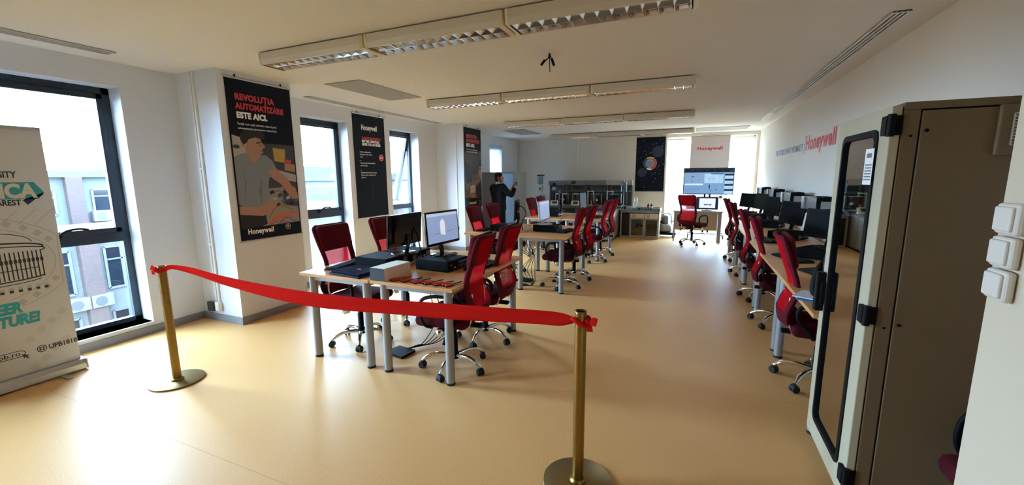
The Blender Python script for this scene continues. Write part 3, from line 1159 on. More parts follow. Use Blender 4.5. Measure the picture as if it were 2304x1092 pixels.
cable([(-2.63, 3.42, zt+.26), (-2.55, 3.40, zt+.27), (-2.50, 3.42, zt+.16), (-2.50, 3.45, zt+.05), (-2.44, 3.42, TH+.05), (-2.40, 3.45, TH+.006)], .007, 'black cable hanging down the back of the dark first monitor')
cable([(-2.42, 3.1, TH+.006), (-2.45, 3.3, TH+.03), (-2.38, 3.5, TH+.012), (-2.43, 3.7, TH+.006)], .005, 'grey cable lying between the computers of the first desks', m=M_WHITEP)
for k in range(5):
    dx = .05*k
    cable([(-2.415, 3.45+dx, TH-.03), (-2.40+.02*k, 3.42+dx, .60), (-2.34+.04*k, 3.40+dx, .40), (-2.30+.05*k, 3.36+dx, .20), (-2.36+.03*k, 3.22+.03*k, .03), (-2.42+.01*k, 3.05+.03*k, .036)], .0042,
          'black cable hanging beneath the first pair of desks, %s' % ['frontmost', 'second', 'middle', 'fourth', 'rearmost'][k])
for k in range(5):
    dx = .05*k
    cable([(-2.34, 5.85+dx, TH-.03), (-2.38+.03*k, 5.8+dx, .55), (-2.22, 5.85+dx, .42), (-2.36+.05*k, 5.8+dx*.5, .22), (-2.15, 5.75+dx*.3, .02), (-2.35, 5.9-dx, .008)], .005,
          'black cable hanging beneath the second pair of desks, %s' % ['frontmost', 'second', 'middle', 'fourth', 'rearmost'][k])
cable([(-2.60, 6.12, zt+.28), (-2.48, 6.2, zt+.25), (-2.42, 6.2, zt+.14), (-2.45, 6.1, zt+.02), (-2.38, 5.95, TH+.01)], .007, 'black cable looping behind the reflecting monitor on the second desks')
cable([(-2.30, 6.0, TH+.006), (-2.33, 6.05, TH+.08), (-2.36, 6.2, TH+.05), (-2.33, 5.8, TH+.006)], .009, 'pale bundled cable between the computers of the second desks', m=M_WHITEP)
for k, yy in enumerate(ys[:3]):
    cable([(1.33, yy+.12, zt+.16), (1.45, yy+.28, zt+.24), (1.53, yy+.35, zt+.1), (1.47, yy+.38, TH+.05), (1.42, yy+.3, TH+.008)], .008,
          'black cable looping behind the %s right wall monitor' % ['nearest', 'second', 'third'][k])
# footrest / floor box under the first desks
t = tag(MB().prism([(-.13, -.07), (.10, -.11), (.12, .07), (-.09, .10)], 0.002, .025, 'z').build('cable_tray', M_BLACKP, None, .004, loc=(-2.46, 3.02, 0)), 'flat black cable tray on the floor under the first desks', 'tray')
t = tag(MB().prism([(-.13, -.07), (.10, -.11), (.12, .07), (-.09, .10)], 0.002, .025, 'z').build('cable_tray', M_BLACKP, None, .004, loc=(-2.38, 6.05, 0)), 'flat black cable tray on the floor under the second desks', 'tray')

# ------------------------------------------------ things on the first desks
t = thing('presentation_case', 'flat dark blue velvet case with a small emblem on the first desk', 'case', (-2.68, 2.785, TH), R(-8))
MB().box(-.20, .19, -.16, .15, 0.0, .018).build('tray', M_BLACKP, t, .004)
MB().box(-.185, .175, -.145, .155, .018, .036).build('lid', mat('navy_velvet', '#070c2a', .95, bump=.3, bscale=600, spec=.2), t, .006)
e_ = MB()
for k, mi in ((0, 0), (1, 1)):
    v = [(math.cos(2*PI*i/16)*.028+.0, math.sin(2*PI*i/16)*.014, .0365) for i in range(16)]
    if k == 0:
        e_.add(v, [tuple(range(16))], 0)
    else:
        e_.add([(a*.6+.012, b*.6, c+.0004) for a, b, c in v], [tuple(range(16))], 1)
e_.build('emblem', [M_RED, M_WHITE], t)
t = thing('white_carton', 'long white cardboard box with a black end on the first desk', 'box', (-2.325, 2.785, TH), R(-2))
MB().box(-.075, .075, -.165, .165, 0, .105).build('carton', mat('white_card', '#f2e9dd', .7), t, .002)
MB().box(-.075, .075, -.1675, -.165, 0, .105).build('end_flap', mat('black_card', '#15171c', .6), t)


def make_scissors():
    t = thing('scissors', 'x', 'scissors', (0, 0, 0), 0, 'row of red-handled scissors')
    b = MB()
    b.prism([(0, -.010), (.10, -.002), (.102, .002), (0, .010)], .004, .007, 'z')
    b.prism([(0, -.012), (.10, .004), (.10, .006), (0, .006)], .007, .0095, 'z')
    b.cyl((.005, 0, .003), (.005, 0, .012), .006, seg=10)
    b.build('blade', mat('dark_blade', '#3a3c40', .3, .8), t)
    for s_ in (-1, 1):
        pts = []
        for i in range(17):
            a = 2*PI*i/16
            pts.append((-.052+.030*math.cos(a), s_*.020+.012*math.sin(a), .009))
        h = MB().tube(pts, .005, 6)
        h.tube([(-.02, s_*.016, .009), (.005, s_*.004, .009)], .008, 6)
        h.build('handle', mat('red_handle', '#d83a22', .45), t)
        MB().prism([(-.090, s_*.020-.018), (-.02, s_*.020-.014), (-.02, s_*.020+.012), (-.090, s_*.020+.016)], .001, .004, 'z').build('grip', M_BLACKP, t)
    return t


sc0 = make_scissors()
sx = [-2.185, -2.08, -1.985, -1.875, -1.775, -1.69]
names = ['first', 'second', 'third', 'fourth', 'fifth', 'sixth']
for i, x in enumerate(sx):
    lb = 'red-handled scissors, %s of six counted from the white box' % names[i]
    if i == 0:
        sc0.location = (x, 2.735, TH+.001); sc0.rotation_euler.z = R(66); sc0['label'] = lb
    else:
        dup(sc0, (x, 2.735+.004*(i % 2), TH+.001), R(66+(-5, 6, -2, -6, 4)[i-1]), lb)

# bag, papers at the right wall
t = thing('black_backpack', 'black bag slumped on the desk behind the cabinet handle', 'bag', (.98, 3.42, TH), R(10))
b = MB()
b.ell((0, 0, .16), .15, .13, .19, 16, 10); b.ell((.0, .05, .27), .10, .09, .10, 12, 8)
o = b.build('bag_body', mat('black_nylon', '#141519', .6, bump=.6, bscale=25), t)
for k in range(2):
    MB().tube(smooth_pts([(-.06, -.08+k*.12, .30), (-.16, -.10+k*.1, .20), (-.20, -.1+k*.05, .05), (-.14, -.12, .012)], 6), .011, 6, flat=2).build('strap', M_BLACKP, t)
MB().box(-.06, .06, -.135, -.12, .06, .18).build('pocket', mat('blue_patch', '#1d2740', .6), t, .01)
for k, (lb, mm) in enumerate([('white sheaf of papers on the near right desk under the bag', mat('paper', '#dfe3ea', .8)), ('blue folder under the papers on the near right desk', mat('blue_folder', '#2f6fb0', .6))]):
    tag(MB().box(-.14, .10, -.10, .10, 0, .008).build('papers' if k == 0 else 'folder', mm, None, 0, loc=(.84+.012*k, 3.32-.03*k, TH+.010-.0095*k)), lb, 'paper' if k == 0 else 'folder').rotation_euler.z = R(-28+k*5)

# wire spirals along the window sills (bird guards)
for (y0, y1, lb) in ((4.58, 5.42, 'white wire spiral along the sill of the first middle window'), (5.46, 6.5, 'white wire spiral on the ledge between the two middle windows')):
    pts = []
    n = 150
    for i in range(n):
        a = i*.62
        pts.append((-5.22+.045*math.cos(a), y0+(y1-y0)*i/n, .21+.045*math.sin(a)+.0))
    o = MB().tube(pts, .003, 4).build('wire_spiral', M_WHITEP)
    tag(o, lb, 'wire')

# ================================================================== STANCHIONS AND RIBBON
M_BRASS = mat('brushed_brass', '#96773f', .36, 1.0)
M_BRBASE = mat('brass_base_plate', '#8d7445', .42, .9)


def make_stanchion():
    t = thing('stanchion', 'x', 'barrier post', (0, 0, 0), 0, 'brass barrier posts')
    MB().lathe([(0.0, 0), (.185, 0), (.19, .004), (.19, .010), (.186, .013), (0.0, .013)], seg=64).build('base', M_BRBASE, t)
    MB().lathe([(.036, .013), (.045, .014), (.045, .02), (.034, .028), (.033, .03)], seg=32).build('collar', M_BRASS, t)
    MB().lathe([(.0, .95), (.026, .952), (.0275, .972), (.030, .972), (.030, .96), (.030, .03)][::-1], seg=32).build('pole', M_BRASS, t)
    MB().lathe([(.0, .955), (.0265, .955), (.0265, .965), (.0, .966)], seg=24).build('top_cap', M_BLACKP, t)
    return t


SL, SR = Vector((-3.829, 1.873, 0)), Vector((-.487, 2.012, 0))
st = make_stanchion()
st.location = SL; st.rotation_euler.z = 0
st['label'] = 'brass barrier post near the windows, at the left end of the red ribbon'
dup(st, SR, 0, 'brass barrier post in the foreground holding the right end of the red ribbon')
rib = [(.012, .962, .928, 0), (.038, .990, .952, .4), (.107, .985, .925, .5), (.207, .946, .874, .2), (.340, .912, .829, 0), (.461, .899, .803, 0), (.571, .903, .808, 0), (.671, .914, .826, 0), (.763, .927, .836, 0), (.847, .939, .852, 0), (.924, .950, .870, 0), (.965, .950, .878, 0), (.982, .942, .892, 0), (.992, .934, .905, 0)]
D = SR-SL
nrm = Vector((-D.y, D.x, 0)).normalized()
top = smooth_pts([SL+D*s_+Vector((0, 0, a))+nrm*(-.012 if s_ < .05 else 0) for s_, a, b, c in rib], 8)
bot = smooth_pts([SL+D*s_+Vector((0, 0, b)) + nrm*(.03*c) for s_, a, b, c in rib], 8)
NJ = 8
v = []; n = len(top)
for i in range(n):
    for j in range(NJ+1):
        u = j/NJ
        wv = .004*math.sin(i*.23+u*3.0)+.003*math.sin(u*9+i*.05)
        v.append(top[i].lerp(bot[i], u)+nrm*wv)
f = [(i*(NJ+1)+j, (i+1)*(NJ+1)+j, (i+1)*(NJ+1)+j+1, i*(NJ+1)+j+1) for i in range(n-1) for j in range(NJ)]
M_RIB = cloth_mat('red_satin_ribbon', '#e22a24', .25)
rt_ = thing('ceremony_ribbon', 'long red fabric ribbon tied between the two brass posts', 'ribbon', (0, 0, 0))
o = MB().add(v, f, 0, True).build('band', M_RIB, rt_)
s_ = o.modifiers.new('solid', 'SOLIDIFY'); s_.thickness = .0015
# knots and loose tails at both posts
for c, sgn, zz in ((SL, -1, .945), (SR, 1, .92)):
    k = MB()
    pts = [(c.x+.037*math.cos(a), c.y+.037*math.sin(a), zz+.012*math.sin(2*a)) for a in [2*PI*i/20 for i in range(21)]]
    k.tube(pts, .011, 8, flat=1.6)
    k.ell((c.x+sgn*.038, c.y-.018, zz), .018, .016, .02, 10, 8)
    for q in range(2):
        base = Vector((c.x+sgn*.045, c.y-.02, zz))
        tip = base+Vector((sgn*(.045 if q == 0 else .012), -.01, .012-.055*q))
        side = Vector((.004, .006, .020)) if q == 0 else Vector((.016, .004, .0))
        midp = (base+tip)/2+Vector((0, -.012, .01))
        vv = [base-side*.4, base+side*.4, midp-side, midp+side, tip-side*1.1, tip+side*.8]
        k.add(vv, [(0, 1, 3, 2), (2, 3, 5, 4)], 0, True)
    k.build('knot', M_RIB, rt_)

# ================================================================== ROLL-UP BANNER
ru = thing('rollup_banner', 'grey-white roll-up university banner with turquoise lettering at the left edge', 'banner', (-4.88, 1.265, 0), R(90))
MB().prism([(-.06, .012), (.06, .012), (.055, .07), (.02, .095), (-.03, .095), (-.055, .06)], -.435, .435, 'x').build('base_cassette', M_ALU, ru, .004)
MB().box(-.448, -.435, -.062, .062, .008, .098).box(.435, .448, -.062, .062, .008, .098).build('end_plate', mat('banner_end', '#c7c5c6', .5), ru, .004)
for sx_ in (-1, 1):
    MB().box(sx_*.28-.02, sx_*.28+.02, -.17, .15, 0, .012).build('foot', M_ALU, ru, .003)
MB().cyl((0, .03, .09), (0, .03, 2.06), .009).build('support_pole', M_ALU, ru)
MB().box(-.425, .425, -.008, .012, 2.04, 2.07).build('top_rail', M_ALU, ru, .003)
MB().box(-.425, .425, 0, .002, .085, 2.045).build('banner_sheet', cloth_mat('banner_cloth', '#cbc7c3', .12), ru)
M_TEAL = mat('turquoise_print', '#2b9aa5', .6); M_NAVY = mat('navy_print', '#1e2e62', .6); M_INK = mat('ink_print', '#2d2c30', .6); M_LG = mat('light_grey_print', '#a9a6a5', .6)
pr = MB()
y = -.0006
pr.flat([(-.42, 1.500), (.345, 1.505), (.385, 1.550), (.335, 1.635), (-.42, 1.635)], y, 0)
pr.flat([(.255, 1.495), (.345, 1.503), (.375, 1.535), (.385, 1.552), (.28, 1.455)], y-.0002, 1)
# faint circle, arcs and dots behind the building
for rr, (cx, cz) in ((.62, (-.12, 1.0)), (.50, (-.12, 1.0))):
    pts = [(cx+rr*math.cos(a), cz+rr*.62*math.sin(a)) for a in [R(-65+d*4) for d in range(40)]]
    pts = [p for p in pts if -.42 < p[0] < .42]
    pr.line2(pts, .008, y, 3)
for k in range(14):
    a = R(-60+k*11)
    cx, cz = -.12+.54*math.cos(a), 1.0+.36*math.sin(a)
    if cx < .38:
        pr.flat([(cx-.025, cz), (cx, cz-.03), (cx+.03, cz), (cx, cz+.03)], y-.0001, 3)
for k in range(9):
    pr.disc(.36-.07*(k % 4), .55-.06*k, .03, y, 4, seg=6)
for k in range(3):
    pr.line2([(.10+.1*k, 1.30), (.22+.1*k, 1.42)], .006, y, 3)
# sketched round building with columns
def arc(cx, cz, rx, rz, a0, a1, wd, mi):
    pr.line2([(cx+rx*math.cos(R(a0+(a1-a0)*i/20)), cz+rz*math.sin(R(a0+(a1-a0)*i/20))) for i in range(21)], wd, y-.0003, mi)
arc(-.10, 1.16, .36, .10, 0, 180, .006, 2)
arc(-.10, 1.12, .42, .05, -10, 190, .012, 2)
arc(-.10, 1.10, .43, .04, -20, 200, .008, 2)
for k in range(30):
    x = -.41+k*.0245
    if x < .31:
        pr.rect(x-.004, x+.004, .86+.0004*k, 1.09, y-.0003, 2)
        pr.rect(x-.009, x+.009, 1.00, 1.03, y-.00035, 2)
        if k % 2:
            pr.disc(x, .80, .015, y-.0003, 3, seg=10)
            pr.rect(x-.012, x+.010, .77, .79, y-.0003, 2)
arc(-.10, .885, .40, .03, 180, 360, .010, 2)
arc(-.10, .86, .38, .03, 180, 360, .006, 2)
pr.line2([(-.40, .93), (.28, .95)], .006, y-.0003, 2)
# instagram-like round icon and pill outline with a pointer
pr.disc(.205, .272, .030, y, 2); pr.disc(.205, .272, .024, y-.0002, 4)
pr.rect(.190, .220, .258, .286, y-.0003, 2); pr.disc(.205, .272, .008, y-.0004, 4)
pill = [(-.25, .300), (.08, .300), (.105, .290), (.112, .275), (.105, .258), (.08, .250), (-.25, .250), (-.27, .262), (-.27, .288), (-.25, .300)]
pr.line2(pill, .005, y, 2)
pr.flat([(.09, .268), (.135, .245), (.115, .243), (.128, .225), (.12, .221), (.107, .238), (.098, .230)], y-.0003, 2)
pr.build('printed_artwork', [M_TEAL, M_NAVY, M_INK, mat('faint_print', '#b3aeac', .7), mat('faint_print_2', '#bfbab6', .7)], ru)
yy = -.0012
text('UNIVERSITY', .047, .245, 1.672, yy, M_INK, ru, align='RIGHT', bold=.04, sx=.74)
text('POLITEHNICA', .104, .335, 1.517, yy, mat('pale_print', '#cfcac6', .6), ru, align='RIGHT', bold=.07, sx=.82)
text('BUCHAREST', .042, .245, 1.457, yy, M_INK, ru, align='RIGHT', bold=.04, sx=.78)
text('ENGINEER', .080, .135, .612, yy, M_TEAL, ru, align='RIGHT', bold=.08, shear=.15, sx=.74)
text('YOUR FUTURE!', .080, .228, .510, yy, M_TEAL, ru, align='RIGHT', bold=.08, shear=.15, sx=.74)
text('UPB1818', .038, .245, .253, yy, M_INK, ru, bold=.04, sx=.86)
text('upb.ro', .032, .085, .262, yy, M_INK, ru, align='RIGHT', bold=.02, sx=1.2)

# ================================================================== POSTERS
M_PNAVY = mat('poster_navy', '#0b1220', .7, spec=.2)
M_PRED = mat('poster_red', '#c73040', .6)


def poster(loc, rz, w_, h, label, base_mat, z0=0):
    t = thing('hanging_poster', label, 'poster', loc, rz, 'company posters on the walls')
    MB().box(-w_/2, w_/2, -.006, -.003, .012, h-.012).build('poster_sheet', base_mat, t)
    MB().cyl((-w_/2-.008, -.008, h-.008), (w_/2+.008, -.008, h-.008), .011, seg=10).build('top_rail', M_ALU, t)
    MB().cyl((-w_/2-.008, -.008, .010), (w_/2+.008, -.008, .010), .011, seg=10).build('bottom_rail', M_ALU, t)
    for s_ in (-.35, .35):
        MB().box(s_*w_-.006, s_*w_+.006, -.012, -.001, h-.008, h+.03).build('hook', M_BLACKP, t)
    return t


YF = -.0068
# ---- poster 1: technician at a bench
def technician(t, w_, h):
    b = MB()
    P = lambda u, v_: (-w_/2+u*w_, h*(1-v_))
    k = [0]

    def poly(pts, mi):
        k[0] += 1
        b.flat([P(*p) for p in pts], YF-.00006*k[0], mi)

    def ell_(u, v_, ru_, rv, mi, a0=0):
        k[0] += 1
        b.flat([P(u+ru_*math.cos(2*PI*i/24)*math.cos(a0)-rv*.43*math.sin(2*PI*i/24)*math.sin(a0), v_+rv*math.sin(2*PI*i/24)*math.cos(a0)+ru_*.43*math.cos(2*PI*i/24)*math.sin(a0)) for i in range(24)], YF-.00006*k[0], mi)
    # background workshop
    poly([(.02, .335), (.98, .335), (.98, .90), (.02, .90)], 1)
    poly([(.02, .315), (.98, .315), (.98, .38), (.02, .38)], 10)
    poly([(.02, .34), (.22, .36), (.26, .60), (.02, .60)], 2)
    ell_(.07, .41, .05, .012, 1)
    poly([(.62, .405), (.83, .41), (.81, .50), (.63, .49)], 3)
    poly([(.80, .475), (.92, .48), (.92, .51), (.80, .505)], 4)
    poly([(.80, .505), (.98, .51), (.98, .56), (.79, .55)], 5)
    poly([(.60, .54), (.98, .58), (.98, .63), (.60, .60)], 2)
    # bench with parts
    poly([(.42, .67), (.98, .66), (.98, .93), (.25, .93), (.25, .80)], 6)
    poly([(.75, .66), (.98, .65), (.98, .80), (.70, .78)], 1)
    for q in range(10):
        u0 = .50+.045*q; v0 = .69+.02*((q*7) % 5)
        poly([(u0, v0), (u0+.07, v0-.012), (u0+.08, v0+.01), (u0+.01, v0+.02)], [7, 2, 7, 1, 8][q % 5])
    # trousers / lower body
    poly([(.02, .80), (.40, .80), (.42, .90), (.22, .93), (.02, .93)], 7)
    # shirt
    poly([(.02, .475), (.10, .455), (.22, .445), (.30, .50), (.38, .455), (.50, .455), (.60, .49), (.68, .565), (.52, .60), (.50, .64), (.48, .74), (.36, .80), (.10, .79), (.02, .76)], 0)
    poly([(.10, .50), (.14, .60), (.12, .76), (.16, .62)], 9)
    poly([(.40, .60), (.34, .68), (.36, .78), (.38, .68)], 9)
    # neck, V opening, far arm
    poly([(.20, .40), (.42, .42), (.42, .455), (.30, .515), (.20, .45)], 5)
    poly([(.52, .555), (.64, .535), (.82, .605), (.90, .66), (.94, .70), (.86, .73), (.80, .70), (.70, .64), (.56, .60)], 5)
    ell_(.90, .695, .07, .035, 5)
    for q in range(4):
        poly([(.86+.03*q, .70), (.89+.03*q, .70), (.90+.03*q, .745), (.87+.03*q, .745)], 5)
    # near forearm and hand
    poly([(.02, .775), (.30, .785), (.42, .765), (.54, .765), (.58, .79), (.48, .83), (.36, .845), (.02, .825)], 5)
    ell_(.50, .785, .09, .028, 5, -.3)
    for q in range(4):
        poly([(.50+.01*q, .76+.017*q), (.60, .765+.014*q), (.61, .776+.014*q), (.50, .776+.017*q)], 5)
    # head
    ell_(.34, .385, .125, .072, 5, .35)
    poly([(.38, .42), (.46, .43), (.46, .445), (.38, .45), (.30, .43)], 5)
    poly([(.46, .375), (.50, .405), (.46, .415)], 5)
    poly([(.13, .385), (.18, .375), (.19, .41), (.15, .41)], 5)
    poly([(.14, .375), (.13, .34), (.20, .30), (.33, .285), (.44, .295), (.50, .325), (.50, .355), (.43, .355), (.36, .345), (.26, .36), (.22, .385), (.18, .395)], 7)
    poly([(.36, .378), (.43, .372), (.44, .378), (.37, .384)], 7)
    poly([(.40, .395), (.44, .392), (.44, .398)], 7)
    poly([(.40, .432), (.455, .428), (.45, .436)], 4)
    # wires
    def wire(pts, wd, mi):
        k[0] += 1
        sp_ = smooth_pts([(p[0], p[1], 0) for p in pts], 5)
        b.line2([P(p.x, p.y) for p in sp_], wd, YF-.00006*k[0], mi)
    wire([(.50, .80), (.62, .765), (.74, .78), (.70, .81), (.56, .84), (.46, .88)], .009, 3)
    wire([(.46, .90), (.60, .855), (.80, .845), (.95, .855)], .022, 11)
    wire([(.50, .87), (.66, .865), (.82, .86)], .016, 11)
    wire([(.60, .91), (.74, .87), (.90, .90)], .010, 8)
    wire([(.45, .91), (.60, .89), (.80, .905)], .009, 4)
    wire([(.56, .70), (.66, .685), (.76, .71), (.68, .73), (.56, .72)], .006, 7)
    wire([(.46, .86), (.56, .80), (.70, .79), (.88, .82)], .005, 7)
    wire([(.70, .66), (.80, .655), (.86, .665)], .010, 11)
    # footer
    poly([(.005, .915), (.995, .905), (.995, .99), (.005, .99)], 10)
    ell_(.76, .932, .047, .020, 2); ell_(.76, .932, .036, .0155, 10); ell_(.76, .930, .02, .010, 2)
    b.build('printed_picture', [mat('print_tshirt', '#7d848c', .7), mat('print_workshop', '#3a3c42', .7), mat('print_pale', '#a8a39a', .7), mat('print_yellow', '#b3934a', .7), mat('print_red', '#b24a46', .7),
                                mat('print_skin', '#a97f6c', .7), mat('print_bench', '#8f8983', .7), mat('print_dark', '#1d1b1e', .7), mat('print_blue', '#3d5f9a', .7), mat('print_shadow', '#666d76', .7), M_PNAVY, mat('print_orange', '#d2622a', .7)], t)


def t_headline(t, w_, h, scale=1.0):
    y = YF-.0062
    L = -w_/2+.115*w_
    text('REVOLU\u021aIA', .062*scale, L, h*(1-.128), y, M_PRED, t, bold=.075, sx=.95, space=1.06)
    hl = text('AUTOMATIZARII', .062*scale, L, h*(1-.182), y, M_PRED, t, bold=.075, sx=.83, space=1.06)
    q = text('AUTOMATIZ', .062*scale, L, h*(1-.182), y, M_PRED, t, bold=.075, sx=.83, space=1.06)
    x0 = max(v.co.x for v in q.data.vertices)
    bpy.data.objects.remove(q)
    cxb = x0+.030*scale; czb = h*(1-.182)+.078*scale
    MB().line2([(cxb+.014*math.cos(R(180+30*i)), czb+.011*math.sin(R(180+30*i))) for i in range(7)], .006, y-.0003).build('breve_mark', M_PRED, t)
    text('ESTE AICI.', .062*scale, L, h*(1-.236), y, M_WHITE, t, bold=.075, sx=.88, space=1.05)
    text('\u00cenva\u021b\u0103 cum po\u021bi schimba viitorul prin', .023*scale, L, h*(1-.277), y, M_WHITE, t, sx=.96)
    text('automatizarea proceselor industriale.', .023*scale, L, h*(1-.303), y, M_WHITE, t, sx=.96)


t = poster((XP+.001, 3.445, .935), R(90), .79, 1.80, 'dark poster of a young man in a grey shirt wiring electronics, nearest pier', M_PNAVY)
technician(t, .79, 1.80)
t_headline(t, .79, 1.80)
text('Honeywell', .058, -.79/2+.10*.79, 1.80*(1-.952), YF-.0065, M_WHITE, t, space=1.08, bold=.045, sx=.84)
# ---- poster 2: dark text poster
w_, h = .79, 1.80
t = poster((XL+.001, 5.97, .935), R(90), w_, h, 'narrow dark text poster with a white company name, between the two middle windows', M_PNAVY)
b = MB()
for k in range(9):
    b.disc(-.01+.003*k, .32+.045*k, .006, YF, 0, seg=8)
for k in range(14):
    b.rect(.155, .158, .24+.03*k, .255+.03*k, YF, 1)
b.disc(.275, 1.07, .062, YF, 2); b.disc(.275, 1.07, .054, YF-.0002, 3); b.disc(.275, 1.07, .050, YF-.0003, 2)
for zz in (1.01, .845):
    b.rect(-.285, -.235, zz-.004+.0, zz, YF, 3)
b.build('printed_picture', [mat('dim_green', '#4d7a55', .6), mat('dim_grey', '#434b58', .6), M_PRED, M_WHITE], t)
y = YF-.001
text('Honeywell', .085, -.20, 1.535, y, M_WHITE, t, space=1.08, bold=.045, sx=.70)
text('CONTROLEDGE PLC', .040, -.20, 1.375, y, M_PRED, t, bold=.075, sx=.92)
text('BETTER CONTROL', .040, -.20, 1.322, y, M_WHITE, t, bold=.075, sx=.92)
text('GIVES YOU AN EDGE', .040, -.20, 1.268, y, M_WHITE, t, bold=.075, sx=.86)
for k, s_ in enumerate(['Reduce configuration,', 'integration, and support', 'costs']):
    text(s_, .022, -.285+.02, 1.145-.042*k, y, M_WHITE, t, sx=1.0, bold=.01)
for k, s_ in enumerate(['Decrease risk with embedded', 'cyber security']):
    text(s_, .022, -.265, .955-.042*k, y, M_WHITE, t, sx=.95, bold=.01)
for k, s_ in enumerate(['Minimizes downtime and extend', 'lifecycle, when combined with', 'Experion']):
    text(s_, .022, -.265, .79-.042*k, y, M_WHITE, t, sx=.95, bold=.01)
text('BEST', .022, .275, 1.06, y, M_WHITE, t, align='CENTER', bold=.03)
# ---- poster 3: man at a computer
t = poster((XP+.001, 8.52, .935), R(90), .79, 1.80, 'dark poster of a man at a desktop screen, on the second pier beside the cabinets', mat('poster_charcoal', '#15161a', .7, spec=.2))
b = MB()
P = lambda u, v_: (-w_/2+u*w_, h*(1-v_))
k = [0]


def pl(pts, mi):
    k[0] += 1
    b.flat([P(*p) for p in pts], YF-.0001*k[0], mi)


pl([(.01, .34), (.99, .30), (.99, .94), (.01, .94)], 6)
pl([(.01, .30), (.99, .28), (.99, .55), (.01, .60)], 7)
pl([(.02, .42), (.30, .44), (.42, .66), (.10, .70)], 0)
pl([(.12, .68), (.25, .68), (.26, .76), (.10, .76)], 1)
pl([(.30, .72), (.60, .70), (.62, .80), (.30, .82)], 2)
pl([(.42, .66), (.92, .64), (.92, .70), (.42, .71)], 3)
pl([(.60, .78), (.75, .70), (.90, .66), (.99, .64), (.99, .88), (.70, .88)], 5)
pl([(.88, .46), (.99, .44), (.99, .62), (.90, .62), (.82, .56)], 4)
pl([(.84, .46), (.90, .40), (.99, .38), (.99, .48), (.90, .48)], 0)
pl([(.82, .50), (.99, .495), (.99, .505), (.82, .51)], 0)
pl([(.20, .82), (.40, .80), (.60, .83), (.62, .87), (.40, .87)], 4)
pl([(.01, .86), (.99, .88), (.99, .985), (.01, .985)], 0)
k[0] += 1
b.disc(.79*.36, .12, .045, YF-.0001*k[0]-.0002, 2)
b.disc(.79*.36, .12, .033, YF-.0001*k[0]-.0004, 0)
b.build('printed_picture', [mat('print_black', '#15161a', .6), mat('print_mid', '#777a80', .7), mat('print_offwhite', '#c9c4bc', .7), mat('print_wood', '#a1745a', .7), MATS['print_skin'], mat('print_jacket', '#3b4350', .7), mat('print_warm_grey', '#6f6660', .7), mat('print_soft_grey', '#4a4b50', .7)], t)
t_headline(t, .79, 1.80, 1.05)
text('Honeywell', .058, -.22, 1.80*(1-.945), YF-.003, M_WHITE, t, space=1.08, bold=.045, sx=.84)
# ---- navy emblem poster on the end wall
t = poster((-1.165, YE-.001, 1.17), 0, .80, 1.58, 'dark navy poster with a round emblem on the end wall beside the blind', M_PNAVY)
b = MB()
rnd = random.Random(3)
for q in range(46):
    x = rnd.uniform(-.37, .37); z = rnd.uniform(.08, 1.50)
    b.disc(x, z, rnd.uniform(.003, .009), YF, 0, seg=8)
for q in range(30):
    x = rnd.uniform(-.37, .37); z = rnd.uniform(.1, 1.2)
    b.rect(x, x+.003, z, z+rnd.uniform(.08, .28), YF-.0001, 3)
b.disc(.20, 1.15, .16, YF-.0002, 1); b.disc(-.22, .56, .13, YF-.0002, 1)
cx, cz = 0.0, .82
for (a0, a1, mi) in ((55, 125, 4), (-75, 50, 2), (130, 235, 5), (240, 280, 0)):
    b.line2([(cx+.165*math.cos(R(a0+(a1-a0)*i/20)), cz+.165*math.sin(R(a0+(a1-a0)*i/20))) for i in range(21)], .045, YF-.0004, mi)
b.disc(cx, cz, .130, YF-.0005, 6)
for q in range(3):
    xx = cx-.07+q*.06
    b.line2([(xx+.028*math.cos(R(d*30)), cz+.01+.034*math.sin(R(d*30))) for d in range(13)], .010, YF-.0008, 5)
b.line2([(cx-.10, cz-.03), (cx-.05, cz-.06), (cx+.09, cz-.045)], .010, YF-.0009, 5)
b.rect(cx-.05, cx+.05, cz-.18, cz-.155, YF-.001, 0)
b.build('printed_picture', [M_WHITE, mat('bokeh_blue', '#222c44', .6), mat('emblem_red', '#cf4433', .6), mat('streak_blue', '#2a3852', .6), mat('emblem_yellow', '#d7b23a', .6), mat('emblem_blue', '#3a4a74', .6), mat('emblem_grey', '#8e939c', .6)], t)
# ---- white banner in the end window
t = thing('hanging_poster', 'white hanging banner with a red company name above the big screen', 'poster', (.385, YE-.03, 1.80), 0, 'company posters on the walls')
MB().box(-.49, .49, -.004, 0, 0, .90).build('poster_sheet', cloth_mat('white_banner_cloth', '#cfc4c0', .10), t)
MB().cyl((-.5, -.004, .90), (.5, -.004, .90), .011, seg=10).build('top_rail', M_ALU, t)
MB().tube([(-.30, 0, .905), (0, .02, .93), (.30, 0, .905)], .003, 5).build('cord', M_BLACKP, t)
text('Honeywell', .088, 0, .525, -.0048, M_RED, t, align='CENTER', space=1.08, bold=.045, sx=1.08)
# ---- lettering on the right wall
t = thing('wall_lettering', 'red and grey company slogan lettering on the right-hand wall', 'sign', (XR-.001, 7.80, 1.97), R(-90))
text('Honeywell', .205, -.03, .045, -.001, M_RED, t, space=1.08, bold=.045, sx=1.12, name='red_lettering')
text('THE FUTURE IS WHAT WE MAKE IT', .10, -.18, .05, -.001, mat('slate_letter', '#6d7784', .6), t, align='RIGHT', bold=.04, sx=1.05, name='slogan_lettering')
MB().box(-.10, -.085, -.003, 0, -.02, .26).build('divider_line', mat('pale_grey_line', '#a5a7aa', .6), t)

